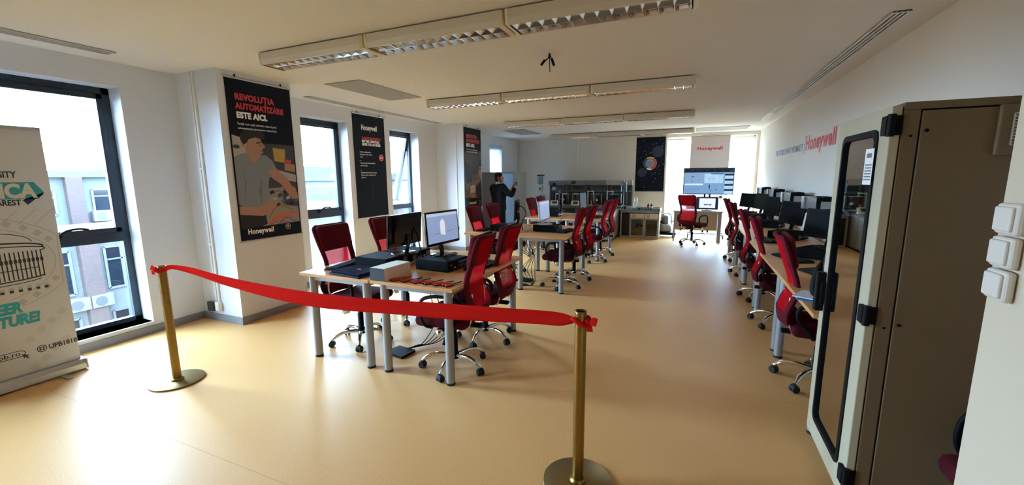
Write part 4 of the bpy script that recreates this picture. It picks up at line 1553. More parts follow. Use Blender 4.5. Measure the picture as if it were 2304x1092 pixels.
# ================================================================== TALL RACK CABINET
M_RACK_SHADE = mat('rack_beige_in_shade', '#735f43', .55, bump=.3, bscale=400)  # same beige paint as the door, with the side's shade put into the colour
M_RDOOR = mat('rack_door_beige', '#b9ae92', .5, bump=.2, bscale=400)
RX, RY0, RY1, RH = .775, 2.245, 2.925, 1.935
rk = thing('rack_cabinet', 'tall beige steel cabinet with a dark glazed door at the right edge', 'cabinet', (RX, RY0, 0))
dp = XR-.02-RX
dy = RY1-RY0
MB().box(.02, dp-.02, .02, dy-.02, 0, .075).build('plinth', mat('rack_plinth', '#5d5546', .7), rk)
c = MB()
c.box(0, dp, 0, dy, RH-.03, RH)
c.box(0, .055, 0, dy, .075, RH-.03)
c.box(dp-.04, dp, 0, dy, .075, RH-.03)
c.box(0, dp, .0, dy, .075, .12)
c.build('carcass', M_RACK_SHADE, rk, .004)
MB().box(.060, dp-.045, -.002, .02, .125, RH-.036).build('side_panel', M_RACK_SHADE, rk, .003)
MB().box(.060, dp-.045, dy-.02, dy-.001, .125, RH-.036).build('side_panel', M_RACK_SHADE, rk, .003)
sc = MB()
for zz in (.16, .98, 1.80):
    sc.cyl((.03, -.003, zz), (.03, .002, zz), .005, seg=8)
    sc.cyl((.078, -.006, zz+.02), (.078, .0, zz+.02), .007, seg=8)
sc.build('screw', M_BLACKP, rk)
# interior behind the smoked glass
i_ = MB()
i_.box(.07, .60, .06, dy-.06, 1.55, 1.75)
i_.box(.07, .60, .06, dy-.06, 1.20, 1.45)
i_.box(.07, .60, .06, dy-.06, .80, 1.05)
i_.build('rack_module', mat('rack_module_black', '#17181a', .5), rk)
lb = MB()
lb.rect(-.09, .02, 1.64, 1.70, 0)
o = lb.build('module_label', mat('label_grey', '#8b8d8a', .6), rk)
o.location = (.068, dy/2, 0); o.rotation_euler.z = R(-90)
# door (front faces -X)
dr = MB()
g0, g1, gz0, gz1 = .115, .565, .225, 1.83
x0, x1 = -.038, -.004
dr.box(x0, x1, 0.0, g0, .10, RH-.012); dr.box(x0, x1, g1, dy, .10, RH-.012)
dr.box(x0, x1, g0, g1, .10, gz0); dr.box(x0, x1, g0, g1, gz1, RH-.012)
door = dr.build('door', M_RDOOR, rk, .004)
gk = MB()
def rr(cy, cz, hy, hz, r, n=6):
    p = []
    for (sy, sz, a0) in ((1, 1, 0), (-1, 1, 90), (-1, -1, 180), (1, -1, 270)):
        for i in range(n+1):
            a = R(a0+90*i/n)
            p.append((cy+sy*(hy-r)+r*math.cos(a), cz+sz*(hz-r)+r*math.sin(a)))
    return p
cy, cz = (g0+g1)/2, (gz0+gz1)/2
po_ = rr(cy, cz, (g1-g0)/2+.012, (gz1-gz0)/2+.012, .05)
pi_ = rr(cy, cz, (g1-g0)/2-.016, (gz1-gz0)/2-.016, .04)
n = len(po_)
vv = [(x0-.006, *p) for p in po_]+[(x0-.008, *p) for p in pi_]+[(x0+.002, *p) for p in po_]+[(x0+.012, *p) for p in pi_]
ff = []
for i in range(n):
    j = (i+1) % n
    ff += [(i, j, n+j, n+i), (2*n+i, i, n+i, 3*n+i) if False else (2*n+j, j, i, 2*n+i), (n+i, n+j, 3*n+j, 3*n+i)]
gk.add(vv, ff)
gk.build('gasket', M_BLACKP, door)
MB().prism(rr(cy, cz, (g1-g0)/2-.010, (gz1-gz0)/2-.010, .04), x0+.006, x0+.010, 'x').build('smoked_glass', glass_mat('smoked_glass', (.16, .15, .13), .5), door)
st_ = MB(); st_.rect(-.05, .05, 0, .16, 0, 0)
for k in range(6):
    st_.rect(-.04, .04, .02+k*.013, .026+k*.013, -.0004, 1)
st_.rect(-.03, .03, .12, .14, -.0004, 1)
o = st_.build('door_label', [M_WHITE, M_GREYP], door)
o.location = (x0-.010, .155, 1.60); o.rotation_euler.z = R(-90)
hb = MB()
hb.box(x0-.045, x0-.002, dy-.075, dy-.028, .86, 1.09)
hb.box(x0-.025, x0-.002, dy-.085, dy-.018, .90, 1.04)
hb.build('door_handle', M_BLACKP, door, .008)
for zz in (.235, 1.03, 1.845):
    hg = MB()
    hg.box(x0-.018, x0+.04, -.004, .045, zz-.04, zz+.04)
    hg.box(x0-.012, x0+.025, .04, .065, zz-.025, zz+.03)
    hg.cyl((x0-.0, -.006, zz-.045), (x0-.0, -.006, zz+.045), .014, seg=10)
    hg.build('hinge', M_BLACKP, door, .004)
# filter grille on the side panel
fg = MB()
gx = .315
fg.box(gx-.035, gx+.16, -.022, -.002, 1.715, 1.905)
fo = fg.build('filter_frame', M_RACK_SHADE, rk, .006)
gm = MB().box(gx, gx+.125, -.026, -.022, 1.75, 1.87)
for k in range(11):
    gm.box(gx+k*.0122, gx+k*.0122+.003, -.029, -.026, 1.75, 1.87, 1)
    gm.box(gx, gx+.125, -.029, -.026, 1.75+k*.0117, 1.753+k*.0117, 1)
gm.build('filter_mesh', [mat('filter_dark', '#6e6a60', .8), mat('filter_wire', '#d9d6cc', .6)], fo)

# light switches on the partition
for k, (zc, lb) in enumerate([(1.542, 'topmost of three white wall switches at the right edge'), (1.463, 'middle one of three white wall switches at the right edge'), (1.384, 'lowest of three white wall switches at the right edge')]):
    t = thing('light_switch', lb, 'switch', (.699, 1.352, zc), R(-90), 'white wall switches in a column')
    MB().box(-.040, .040, -.020, 0, -.037, .037).build('switch_box', mat('switch_cream', '#d9d0c2', .45), t, .009, 3)
    MB().box(-.031, .031, -.027, -.018, -.029, .029).build('rocker', mat('switch_cream', '#d9d0c2', .45), t, .005, 3)

# ================================================================== BIG SCREEN, END DESK ITEMS
def tv_ui(b, y, w_, h):
    P = lambda u0, u1, v0, v1, mi, l: b.rect(-w_/2+u0*w_, -w_/2+u1*w_, h*(1-v1), h*(1-v0), y-.0004*l, mi)
    P(0, 1, 0, 1, 0, 0)
    P(0, 1, 0, .16, 2, 1)
    for k in range(6):
        P(.02+.155*k, .15+.155*k, .03, .14, 3, 2)
    P(0, .42, .18, .58, 1, 1); P(.42, .80, .20, .58, 4, 1)
    P(.46, .68, .27, .54, 5, 2); P(.47, .67, .28, .53, 4, 3)
    P(.55, .80, .20, .23, 3, 2)
    P(.02, .40, .60, .66, 5, 2)
    P(.15, .21, .31, .33, 3, 2); P(.15, .18, .48, .50, 3, 2); P(.50, .54, .38, .39, 3, 4); P(.58, .62, .38, .39, 3, 4)
    P(.52, .54, .64, .80, 3, 2); P(.56, .57, .82, .92, 2, 2); P(.66, .68, .82, .86, 2, 2)
    for k in range(4):
        P(.83, 1, .22+.2*k, .28+.2*k, 3, 2); P(.83, 1, .29+.2*k, .40+.2*k, 4, 2)
    b.line2([(-w_/2+.05*w_, h*.12), (-w_/2+.1*w_, h*.17), (-w_/2+.28*w_, h*.18), (-w_/2+.33*w_, h*.21)], .004, y-.0012, 2)


t = thing('display_screen', 'large flat screen on a floor stand showing a blue process diagram', 'screen', (.37, 12.12, 0))
M = Matrix.Translation((0, 0, 1.145))
b = MB(); b.T = M
b.box(-.60, .60, -.02, .03, 0, .685)
b.build('housing', M_BLACKP, t, .004)
b = MB(); b.T = M @ Matrix.Translation((0, 0, .016))
tv_ui(b, -.0205, 1.165, .653)
b.build('screen', [mat('tv_blue', '#6c93bd', .3, emit='#7d9fc6', es=.62), mat('tv_blue2', '#7a9cc0', .3, emit='#88a6c8', es=.62), mat('tv_navy', '#24364c', .3, emit='#24364c', es=.5),
                   mat('tv_dark', '#141c28', .3, emit='#141c28', es=.5), mat('tv_pale', '#9cc0dd', .3, emit='#a5c6e0', es=.7), mat('tv_white', '#c4dcee', .3, emit='#cfe2f0', es=.8)], t)
for s_ in (-1, 1):
    MB().cyl((s_*.06, .06, .10), (s_*.06, .06, 1.5), .022).build('pole', M_BLACKP, t)
MB().box(-.30, .30, -.12, .22, .10, .13).build('shelf', M_GREYP, t, .004)
b = MB()
b.tube([(-.42, -.2, .09), (-.28, .05, .10), (.28, .05, .10), (.42, -.2, .09)], .018, 8).tube([(-.42, .28, .09), (-.28, .05, .10)], .018, 8).tube([(.42, .28, .09), (.28, .05, .10)], .018, 8)
b.build('base_frame', M_GREYP, t)
for sx_ in (-1, 1):
    for sy in (-.2, .28):
        MB().cyl((sx_*.42-.012, sy, .04), (sx_*.42+.012, sy, .04), .04, seg=12).cyl((sx_*.42, sy, .05), (sx_*.42, sy, .095), .01, seg=8).build('castor', M_RUBBER, t)
m = make_monitor(.50, .31, .02, screen_model, bezel=mat('dark_grey_bezel', '#2b2c2e', .4), base='square')
m.location = (.36, 11.52, .77)
tag(m, 'small monitor on the end desk showing a dark part on a pale page', 'monitor')

# ================================================================== COMPRESSOR
t = thing('air_compressor', 'small grey tank compressor on a black trolley beside the lab bench', 'compressor', (-.62, 11.95, 0))
MB().box(-.26, .28, -.20, .20, .07, .13).build('trolley', M_BLACKP, t, .01)
for sx_ in (-.2, .22):
    for sy in (-.18, .18):
        MB().cyl((sx_, sy-.015, .035), (sx_, sy+.015, .035), .035, seg=12).build('wheel', M_RUBBER, t)
MB().lathe([(0, .13), (.14, .14), (.18, .18), (.18, .29), (.15, .345), (0, .36)], (0, 0, 0), 24).build('tank', mat('galvanised_grey', '#8c9092', .35, .5), t)
MB().lathe([(.08, .35), (.095, .37), (.095, .52), (.085, .56), (.03, .58)], (-.01, 0, 0), 20).build('motor', mat('motor_grey', '#6e7474', .4, .4), t)
MB().tube(smooth_pts([(-.10, 0, .54), (-.02, 0, .62), (.12, 0, .60), (.15, 0, .45), (.15, 0, .20)], 5), .012, 8).cyl((.13, 0, .42), (.22, 0, .42), .012).build('handle', M_BLACKP, t)
MB().cyl((-.13, -.02, .36), (-.13, -.02, .43), .03, seg=12).build('gauge', M_BLACKP, t)

# ================================================================== LAB BENCHES AND RIGS
M_LGREY = mat('lab_grey', '#77797a', .5); M_LDARK = mat('lab_dark', '#26292b', .5); M_LPALE = mat('lab_pale', '#b9b4a6', .5)
M_TANK = glass_mat('tank_plastic', (.55, .68, .74), .3)
t = thing('lab_bench', 'long dark lab bench against the end wall carrying the process rigs', 'bench', (-2.90, 12.0, 0))
MB().box(-1.18, 1.16, 0, .85, .74, .78).build('worktop', mat('worktop_grey', '#5f6263', .4), t, .004)
c = MB()
for k in range(5):
    x0 = -1.23+k*.506
    c.box(x0, x0+.49, .02, .83, .08, .74)
c.build('cabinet_body', M_LGREY, t, .004)
for k in range(5):
    x0 = -1.23+k*.506
    MB().box(x0+.015, x0+.475, .004, .02, .10, .72).build('door', M_LDARK, t, .003)
# back console with header boxes
t = thing('instrument_console', 'grey instrument console frame with header boxes above the lab bench', 'console', (-2.95, 12.45, .78))
b = MB()
for x0 in (-1.10, -.58, .03, .65, 1.22, 1.36):
    b.box(x0-.018, x0+.018, 0, .05, 0, .60)
b.box(-1.12, 1.38, .0, .03, .40, .43)
b.build('upright_frame', M_LGREY, t, .003)
MB().box(-1.12, 1.38, .052, .10, 0, .60).build('back_panel', mat('console_back', '#4b4f50', .6), t)
for k, (x0, x1, mm) in enumerate([(-1.12, -.56, M_LGREY), (-.55, .02, M_LGREY), (.03, .62, M_LGREY), (.63, 1.38, M_LPALE)]):
    hb = MB().box(x0, x1, -.10, .10, .60, .735).build('header_box', mm, t, .004)
    q = MB().cyl((x0+.09, -.112, .68), (x0+.09, -.10, .68), .014, seg=10)
    q.build('switch_knob', M_RED, hb)
MB().box(-.40, -.27, -.115, -.10, .63, .72).build('header_display', M_LDARK, t, .003)
for x0, x1 in ((-.90, -.66), (-.42, -.02), (.18, .60), (.75, 1.18)):
    d_ = MB().box(x0, x1, .0, .05, .45, .585).build('meter_panel', M_LGREY, t, .003)
    q = MB()
    q.box(x0+.03, x1-.03, -.004, 0, .465, .57)
    for k in range(5):
        xx = x0+.06+(x1-x0-.12)*k/4
        q.cyl((xx, -.012, .515), (xx, -.004, .515), .016, seg=10, mi=1)
    q.build('meter_face', [M_LDARK, M_GREYP], d_)

M_PVC = mat('white_pvc', '#d8d5cb', .4)


def rig(x, kind, label):
    t = thing('process_rig', label, 'lab rig', (x, 12.12, .78), 0, 'bench-top process rigs')
    MB().box(-.24, .24, -.02, .26, 0, .03).build('base_plate', M_LPALE, t, .003)
    # clear tank with metal corner posts
    tk = MB().box(-.11, .11, .05, .23, .06, .33).build('tank', M_TANK, t, .006)
    MB().box(-.10, .10, .06, .22, .065, .24).build('water', mat('tank_water', '#3c4a52', .1), tk)
    MB().box(-.12, .12, .04, .24, .33, .345).build('tank_lid', mat('lid_grey', '#9aa0a0', .4), tk)
    for sx_ in (-1, 1):
        MB().cyl((sx_*.20, .14, .03), (sx_*.20, .14, .36), .012, seg=8).build('post', M_ALU, t)
    # white pvc pipe
    if kind == 0:
        p = [(-.17, .02, .05), (-.17, .02, .42), (-.02, .02, .42), (-.02, .04, .34)]
    elif kind == 1:
        p = [(.06, .02, .08), (.06, .02, .34), (-.12, .02, .34), (.20, .02, .345)]
    else:
        p = [(.02, .0, .03), (.02, .0, .27), (.18, .0, .27), (.18, .0, .14)]
    pp = MB().tube(p, .016, 8)
    for q in p[1:3]:
        pp.ell(q, .024, .024, .024, 8, 6)
    pp.build('pipe', M_PVC, t)
    # pump and valve
    MB().cyl((.14, -.0, .06), (.22, -.0, .06), .04, seg=14).cyl((.22, 0, .06), (.25, 0, .06), .025, seg=10).build('pump', M_LDARK, t)
    v_ = MB().cyl((-.06, -.01, .03), (-.06, -.01, .14), .014, seg=10).build('valve_body', M_ALU, t)
    MB().box(-.09, -.03, -.025, .005, .14, .16).build('valve_handle', mat('valve_red', '#c2472f', .5), v_, .005)
    MB().ell((.10, -.0, .17), .030, .02, .030, 10, 8).build('gauge', M_WHITEP, t)
    return t


rig(-3.62, 1, 'process rig with a short white pipe at the left of the lab bench')
rig(-3.08, 1, 'process rig with a white T-shaped pipe behind the blank screen')
rig(-2.62, 0, 'process rig with a tall white hooked pipe in the middle of the lab bench')
rig(-2.06, 0, 'process rig with a tall white hooked pipe at the right of the lab bench')


def panel_pc(x, y, z, rz, label):
    t = thing('touch_panel', label, 'control panel', (x, y, z), R(rz), 'small pale touch panels')
    b = MB(); b.T = Matrix.Rotation(R(-38), 4, 'X')
    b.box(-.13, .13, -.008, .02, .03, .17)
    b.build('panel_body', M_CREAM, t, .008)
    b = MB(); b.T = Matrix.Rotation(R(-38), 4, 'X')
    b.rect(-.075, .075, .055, .145, -.0085)
    b.build('panel_screen', M_LDARK, t)
    MB().box(-.11, .11, .0, .14, 0, .035).build('panel_foot', M_CREAM, t, .004)
    return t


panel_pc(-3.78, 11.99, .785, 0, 'small pale touch panel leftmost on the lab bench, right of the blank monitor')
panel_pc(-3.14, 11.99, .785, 0, 'small pale touch panel in the middle of the lab bench')
# tall stirrer with glass column at the left end
t = thing('column_apparatus', 'tall apparatus with a glass column and black cap at the left end of the console', 'apparatus', (-4.28, 12.2, 0))
MB().box(-.14, .14, -.12, .12, 0, .76).build('pedestal', M_LGREY, t, .004)
MB().cyl((0, .05, .76), (0, .05, 1.68), .015, seg=8).build('rod', M_ALU, t)
MB().lathe([(.075, 1.40), (.085, 1.44), (.085, 1.66)], (0, -.02, 0), 16).build('glass_column', M_TANK, t)
MB().box(-.10, .10, -.06, .08, 1.66, 1.695).build('cap', M_BLACKP, t, .004)
MB().box(-.06, .06, -.06, .05, 1.18, 1.36).build('controller', M_LPALE, t, .004)
MB().cyl((0, -.07, 1.27), (0, -.06, 1.27), .03, seg=12).build('dial', M_BLACKP, t)
MB().box(-.14, .12, -.09, .05, .98, 1.08).build('bracket_box', M_LPALE, t, .004)
MB().box(-.03, .08, -.10, -.09, 1.0, 1.08).build('blue_panel', mat('blue_plate', '#5b83b5', .5), t)
t = thing('round_gauge_stand', 'round white dial on a black stand before the console, left part', 'gauge', (-3.82, 12.12, .78))
MB().cyl((0, 0, 0), (0, 0, .48), .014, seg=8).ell((0, 0, .62), .05, .04, .06, 10, 8).build('stand', M_BLACKP, t)
MB().cyl((0, -.045, .50), (0, .02, .50), .055, seg=18).build('dial_case', M_LPALE, t)
# right-hand water column
t = thing('water_column', 'clear blue-tinted cylinder on a rod before the pale header box', 'apparatus', (-1.78, 12.2, .78))
MB().cyl((0, 0, 0), (0, 0, .80), .010, seg=8).build('rod', M_ALU, t)
MB().lathe([(.085, .42), (.085, .68)], (0, 0, 0), 20).build('cylinder', M_TANK, t)
MB().lathe([(.0, .665), (.095, .67), (.095, .69), (.0, .70)], (0, 0, 0), 20).build('lid', M_LGREY, t)
# grey side cabinet with end panel
t = thing('lab_cabinet', 'grey lab cabinet standing end-on behind the farthest desks', 'cabinet', (-2.32, 10.50, 0))
MB().box(.02, .50, .02, 1.38, 0, .05).build('plinth', M_BLACKP, t)
MB().box(0, .52, 0, 1.40, .05, .76).build('cabinet_body', mat('cabinet_warm_grey', '#8d8a83', .55), t, .004)
MB().box(-.01, .55, -.01, 1.41, .76, .79).build('worktop', mat('worktop_dark', '#3c3e3f', .4), t, .004)
for k in range(3):
    MB().box(.52, .535, .02+k*.46, .46+k*.46, .08, .74).build('door', mat('cabinet_warm_grey', '#8d8a83', .55), t, .003)
MB().rect(.05, .14, .13, .17, -.0006).build('warning_label', mat('label_yellow', '#b89a45', .6), t)
panel_pc(-1.95, 11.15, .79, -8, 'small pale touch panel at the right, on the end-on lab cabinet')
t = thing('control_keypad', 'dark instrument keypad on the end-on lab cabinet', 'instrument', (-2.06, 10.75, .79), R(6))
MB().prism([(-.09, 0), (.09, 0), (.09, .05), (-.09, .02)], -.17, .17, 'x').build('keypad_body', M_LDARK, t, .004)
q = MB()
for i in range(6):
    for j in range(3):
        q.box(-.15+i*.05, -.12+i*.05, -.05+j*.04, -.025+j*.04, .02+j*.01, .043+j*.008)
q.build('keys', M_GREYP, t)
# right bench: two glazed units plus a dark corner unit
t = thing('glazed_lab_cabinet', 'lab bench with two glass-fronted cabinets and cream drawer panels', 'cabinet', (-1.72, 11.35, 0))
c = MB()
c.box(0, .98, .02, .60, .0, .06); c.box(0, .98, .02, .60, .68, .72)
for x0 in (0, .235, .60, .955):
    c.box(x0, x0+.025, .0, .60, .06, .68)
c.box(.02, .97, .58, .60, .06, .68)
c.build('carcass', M_LPALE, t, .003)
for k, (x0, x1) in enumerate([(.262, .598), (.627, .953)]):
    d_ = MB().box(x0, x1, -.012, .0, .53, .66).build('drawer', M_CREAM, t, .003)
    q = MB()
    for i in range(2):
        for j in range(3):
            q.box(x0+.05+i*.04, x0+.075+i*.04, -.016, -.012, .555+j*.03, .575+j*.03)
    q.build('drawer_buttons', [mat('brass_dots', '#a5823f', .5)], d_)
    fr = MB()
    fr.box(x0, x0+.02, -.012, 0, .06, .52); fr.box(x1-.02, x1, -.012, 0, .06, .52); fr.box(x0, x1, -.012, 0, .50, .52); fr.box(x0, x1, -.012, 0, .06, .08)
    d_ = fr.build('door_frame', M_LPALE, t, .002)
    MB().box(x0+.02, x1-.02, -.008, -.004, .08, .50).build('door_glass', glass_mat('smoke_glass', (.45, .47, .47), .3), d_)
MB().box(.03, .232, .05, .56, .07, .66).box(.28, .58, .10, .5, .10, .30).box(.65, .93, .12, .5, .10, .36).build('contents', M_LDARK, t)
MB().box(-.01, 1.0, -.02, .61, .72, .745).build('worktop', M_LGREY, t, .003)
MB().box(.30, .99, .0, .03, .745, .80).box(.96, .99, .03, .60, .745, .80).box(.30, .99, .57, .60, .745, .80).build('tray_rim', M_TANK, t)
for k, x0 in enumerate((-1.05, -.97)):
    t = thing('reagent_bottle', 'small black-capped bottle with a red band on the glazed cabinet, %s' % ('left one' if k == 0 else 'right one'), 'bottle', (x0, 11.62, .745), 0, 'black-capped bottles')
    MB().lathe([(.035, 0), (.035, .07), (.015, .10)], seg=14).build('bottle_body', M_RED if k == 0 else mat('bottle_pink', '#c9857c', .4), t)
    MB().lathe([(.02, .095), (.032, .11), (.032, .13), (.012, .135), (.010, .17)], seg=12).build('cap', M_BLACKP, t)
t = thing('chrome_tap', 'tall chrome looped tap behind the glazed cabinet', 'tap', (-1.42, 11.80, .745))
MB().tube(smooth_pts([(-.02, 0, 0), (-.03, 0, .15), (.0, 0, .30), (.05, 0, .31), (.06, 0, .20), (.05, 0, .05)], 6), .010, 8).build('spout', M_CHROME, t)
MB().cyl((0.02, 0, 0), (0.02, 0, .05), .02, seg=12).build('tap_base', M_CHROME, t)
t = thing('tilted_tray', 'pale tilted plate instrument on the lab bench left of the bottles', 'instrument', (-1.58, 11.65, .745), R(15))
b = MB(); b.T = Matrix.Translation((0, 0, .06)) @ Matrix.Rotation(R(22), 4, 'Y')
b.box(-.14, .14, -.08, .08, -.01, .01)
b.build('plate', M_ALU, t, .003)
MB().box(-.10, -.06, -.05, .05, 0, .08).build('support', M_LDARK, t)
for k in range(6):
    x0 = -1.36+k*.10
    tag(MB().lathe([(.02, 0), (.024, .03+.006*(k % 3)), (.012, .05+.006*(k % 3))], seg=10).build('fitting', [M_ALU, M_LDARK, M_LPALE][k % 3], None, loc=(x0, 11.50+.03*(k % 2), .745)),
        'small lab fitting in the clear tray, %s from the left' % names[k], 'fitting', 'fittings in the clear tray')

# ================================================================== SCREENS BY THE MAN
t = thing('tall_cabinet', 'grey tall partition unit with a pale blue lit panel behind the man', 'partition', (-4.22, 10.0, 0))
MB().box(-.94, -.40, 0, .04, 0, 1.76).build('grey_panel', mat('partition_grey', '#8e8c88', .55), t, .004)
fr = MB()
fr.box(-.40, -.37, 0, .04, 0, 1.76); fr.box(-.03, 0, 0, .04, 0, 1.76); fr.box(-.37, -.03, 0, .04, 1.73, 1.76); fr.box(-.37, -.03, 0, .04, 0, .04)
fr.build('panel_frame', mat('frame_pale', '#a3b4c0', .4, .3), t)
MB().box(-.37, -.03, .016, .022, .04, 1.73).build('frosted_panel', cloth_mat('frosted_panel', '#d4e6f4', .85, .25), t)
MB().box(-.03, 0, .045, .80, 0, 1.76).build('side_panel', mat('partition_beige', '#8b877e', .6), t, .004)

# ================================================================== THE MAN
def skin(name, verts, edges, radii, m, parent, sub=2, root=0):
    me = bpy.data.meshes.new(name)
    me.from_pydata([tuple(p) for p in verts], edges, [])
    me.update()
    o = bpy.data.objects.new(name, me)
    COL.objects.link(o)
    sk = o.modifiers.new('skin', 'SKIN')
    sk.use_smooth_shade = True
    if sub:
        ss = o.modifiers.new('sub', 'SUBSURF'); ss.levels = sub; ss.render_levels = sub
    for i, r in enumerate(radii):
        sv = me.skin_vertices[0].data[i]
        sv.radius = r if isinstance(r, tuple) else (r, r)
        sv.use_root = (i == root)
    dg = bpy.context.evaluated_depsgraph_get()
    m2 = bpy.data.meshes.new_from_object(o.evaluated_get(dg))
    bpy.data.objects.remove(o)
    m2.materials.clear(); m2.materials.append(m)
    for p in m2.polygons: p.use_smooth = True
    m2.name = name
    o = bpy.data.objects.new(name, m2)
    COL.objects.link(o)
    o.parent = parent
    return o


def chain(parts):
    """parts: {name:(pos, radius, parent)} -> lists"""
    names_ = list(parts)
    V = [parts[n_][0] for n_ in names_]
    Rr = [parts[n_][1] for n_ in names_]
    E_ = [(names_.index(parts[n_][2]), i) for i, n_ in enumerate(names_) if parts[n_][2]]
    return V, E_, Rr


M_SKIN = mat('skin', '#a9745a', .6); M_SUIT = mat('dark_navy_suit', '#12151f', .85, spec=.2); M_TROU = mat('black_trousers', '#0f1016', .85, spec=.2)
man = thing('person', 'man in a dark suit seen from behind, raising a phone in both hands', 'person', (-4.19, 8.98, 0), R(-34))
# pose: body faces +Y locally, head turned right
WR = Vector((.16, .36, 1.405)); WL = Vector((.02, .36, 1.36))
ER = Vector((.30, .16, 1.20)); EL = Vector((-.20, .24, 1.18))
body = {
    'pelvis': (Vector((0, 0, .93)), .11, None),
    'waist': (Vector((0, .0, 1.06)), (.12, .09), 'pelvis'),
    'chest': (Vector((0, -.01, 1.26)), (.14, .10), 'waist'),
    'collar': (Vector((0, -.02, 1.40)), (.10, .07), 'chest'),
    'neck': (Vector((.0, -.01, 1.475)), .052, 'collar'),
    'skull0': (Vector((.01, .01, 1.555)), (.062, .070), 'neck'),
    'skull1': (Vector((.01, .005, 1.625)), (.074, .088), 'skull0'),
    'skull2': (Vector((.01, .0, 1.69)), (.060, .070), 'skull1'),
}
for s_, S_, E2, W2 in ((1, Vector((.185, -.02, 1.39)), ER, WR), (-1, Vector((-.185, -.02, 1.39)), EL, WL)):
    n_ = 'R' if s_ > 0 else 'L'
    body['sh'+n_] = (S_, .055, 'collar')
    body['el'+n_] = (E2, .042, 'sh'+n_)
    body['fo'+n_] = (E2.lerp(W2, .5), .036, 'el'+n_)
    body['wr'+n_] = (W2, .026, 'fo'+n_)
    body['pa'+n_] = (W2+Vector((-.02*s_, .03, .055)), (.034, .020), 'wr'+n_)
    body['hip'+n_] = (Vector((.095*s_, 0, .87)), .085, 'pelvis')
    body['kn'+n_] = (Vector((.11*s_, .01, .50)), .058, 'hip'+n_)
    body['an'+n_] = (Vector((.13*s_, -.02, .09)), .040, 'kn'+n_)
    P0 = W2+Vector((-.02*s_, .03, .055))
    for q in range(4):
        b0 = P0+Vector((-.022*s_-.004*s_*q, .018, .045-.021*q))
        body['f%s%d' % (n_, q)] = (b0, .011, 'pa'+n_)
        body['g%s%d' % (n_, q)] = (b0+Vector((-.026*s_, .018-.002*q, .008)), .0095, 'f%s%d' % (n_, q))
        body['h%s%d' % (n_, q)] = (b0+Vector((-.045*s_, .000, .010+.003*q)), .0080, 'g%s%d' % (n_, q))
    body['t%s0' % n_] = (P0+Vector((-.012*s_, -.022, .02)), .012, 'pa'+n_)
    body['t%s1' % n_] = (P0+Vector((-.034*s_, -.028, .042)), .010, 't%s0' % n_)
V_, E_, R_ = chain(body)
bo = skin('body', V_, E_, R_, M_SKIN, man, 1)
# head detail: nose, ears, chin turned to the right
HR = Matrix.Translation((.01, .005, 0)) @ Matrix.Rotation(R(-42), 4, 'Z')
h_ = MB(); h_.T = HR
h_.ell((0, .0, 1.625), .074, .092, .105, 18, 14)
h_.ell((0, .055, 1.555), .045, .045, .045, 12, 8)
h_.ell((0, .095, 1.61), .013, .022, .028, 8, 6)
h_.ell((0, .088, 1.572), .026, .010, .008, 8, 6)
for s_ in (-1, 1):
    h_.ell((s_*.077, -.005, 1.615), .010, .020, .032, 8, 8)
    h_.ell((s_*.030, .080, 1.635), .014, .010, .009, 8, 6)
h_.build('head', M_SKIN, man)
hr_ = MB(); hr_.T = HR
hr_.ell((0, -.016, 1.665), .084, .098, .085, 18, 12)
hr_.ell((0, -.035, 1.61), .078, .075, .095, 18, 12)
for s_ in (-1, 1):
    hr_.ell((s_*.074, .028, 1.60), .008, .014, .045, 8, 8)
hr_.ell((0, .050, 1.545), .043, .044, .036, 12, 8)
hr_.build('hair', mat('black_hair', '#0c0a0a', .7), man)
# jacket
jk = {
    'hem': (Vector((0, -.005, .80)), (.245, .165), None),
    'seat': (Vector((0, -.005, .93)), (.238, .165), 'hem'),
    'waist': (Vector((0, 0, 1.07)), (.222, .155), 'seat'),
    'chest': (Vector((0, -.01, 1.26)), (.255, .165), 'waist'),
    'sh': (Vector((0, -.02, 1.40)), (.215, .125), 'chest'),
    'neck': (Vector((0, -.02, 1.478)), (.072, .066), 'sh'),
}
for s_, S_, E2, W2 in ((1, Vector((.225, -.02, 1.405)), ER, WR), (-1, Vector((-.225, -.02, 1.405)), EL, WL)):
    n_ = 'R' if s_ > 0 else 'L'
    jk['s'+n_] = (S_, .088, 'sh')
    jk['m'+n_] = (S_.lerp(E2, .55)+Vector((0, 0, -.01)), .078, 's'+n_)
    jk['e'+n_] = (E2, .072, 'm'+n_)
    jk['f'+n_] = (E2.lerp(W2, .5), .060, 'e'+n_)
    jk['w'+n_] = (E2.lerp(W2, .85), .050, 'f'+n_)
V_, E_, R_ = chain(jk)
skin('jacket', V_, E_, R_, M_SUIT, man, 2)
sh_ = MB()
sh_.cyl((0, -.015, 1.46), (0, -.008, 1.515), .068, .060, seg=20)
for E2, W2 in ((ER, WR), (EL, WL)):
    d_ = (W2-E2)
    sh_.cyl(E2+d_*.84, E2+d_*.97, .036, .034, seg=14)
sh_.build('shirt', mat('white_shirt', '#cfcac4', .8), man)
tr_ = MB()
for s_ in (1, -1):
    tr_.tube(smooth_pts([(.07*s_, 0, .93), (.09*s_, 0, .80), (.105*s_, .015, .52), (.12*s_, 0, .30), (.13*s_, -.01, .07)], 4),
             [.125, .122, .118, .112, .108, .102, .096, .090, .086, .082, .079, .076, .074, .073, .072, .072, .072], 16)
tr_.build('trousers', M_TROU, man)
for s_ in (1, -1):
    q = MB()
    q.ell((.13*s_, .04, .045), .045, .13, .045, 14, 8)
    q.ell((.13*s_, -.05, .05), .04, .055, .05, 12, 8)
    q.v = [(a, b_, max(0.0, c_)) for a, b_, c_ in q.v]
    q.build('shoe', M_BLACKG, man)
ph = thing('phone', 'dark phone held up by the man in the suit', 'phone', (0, 0, 0))
MB().box(-.075, .075, -.004, .005, -.036, .036).build('phone_body', M_BLACKG, ph, .004)
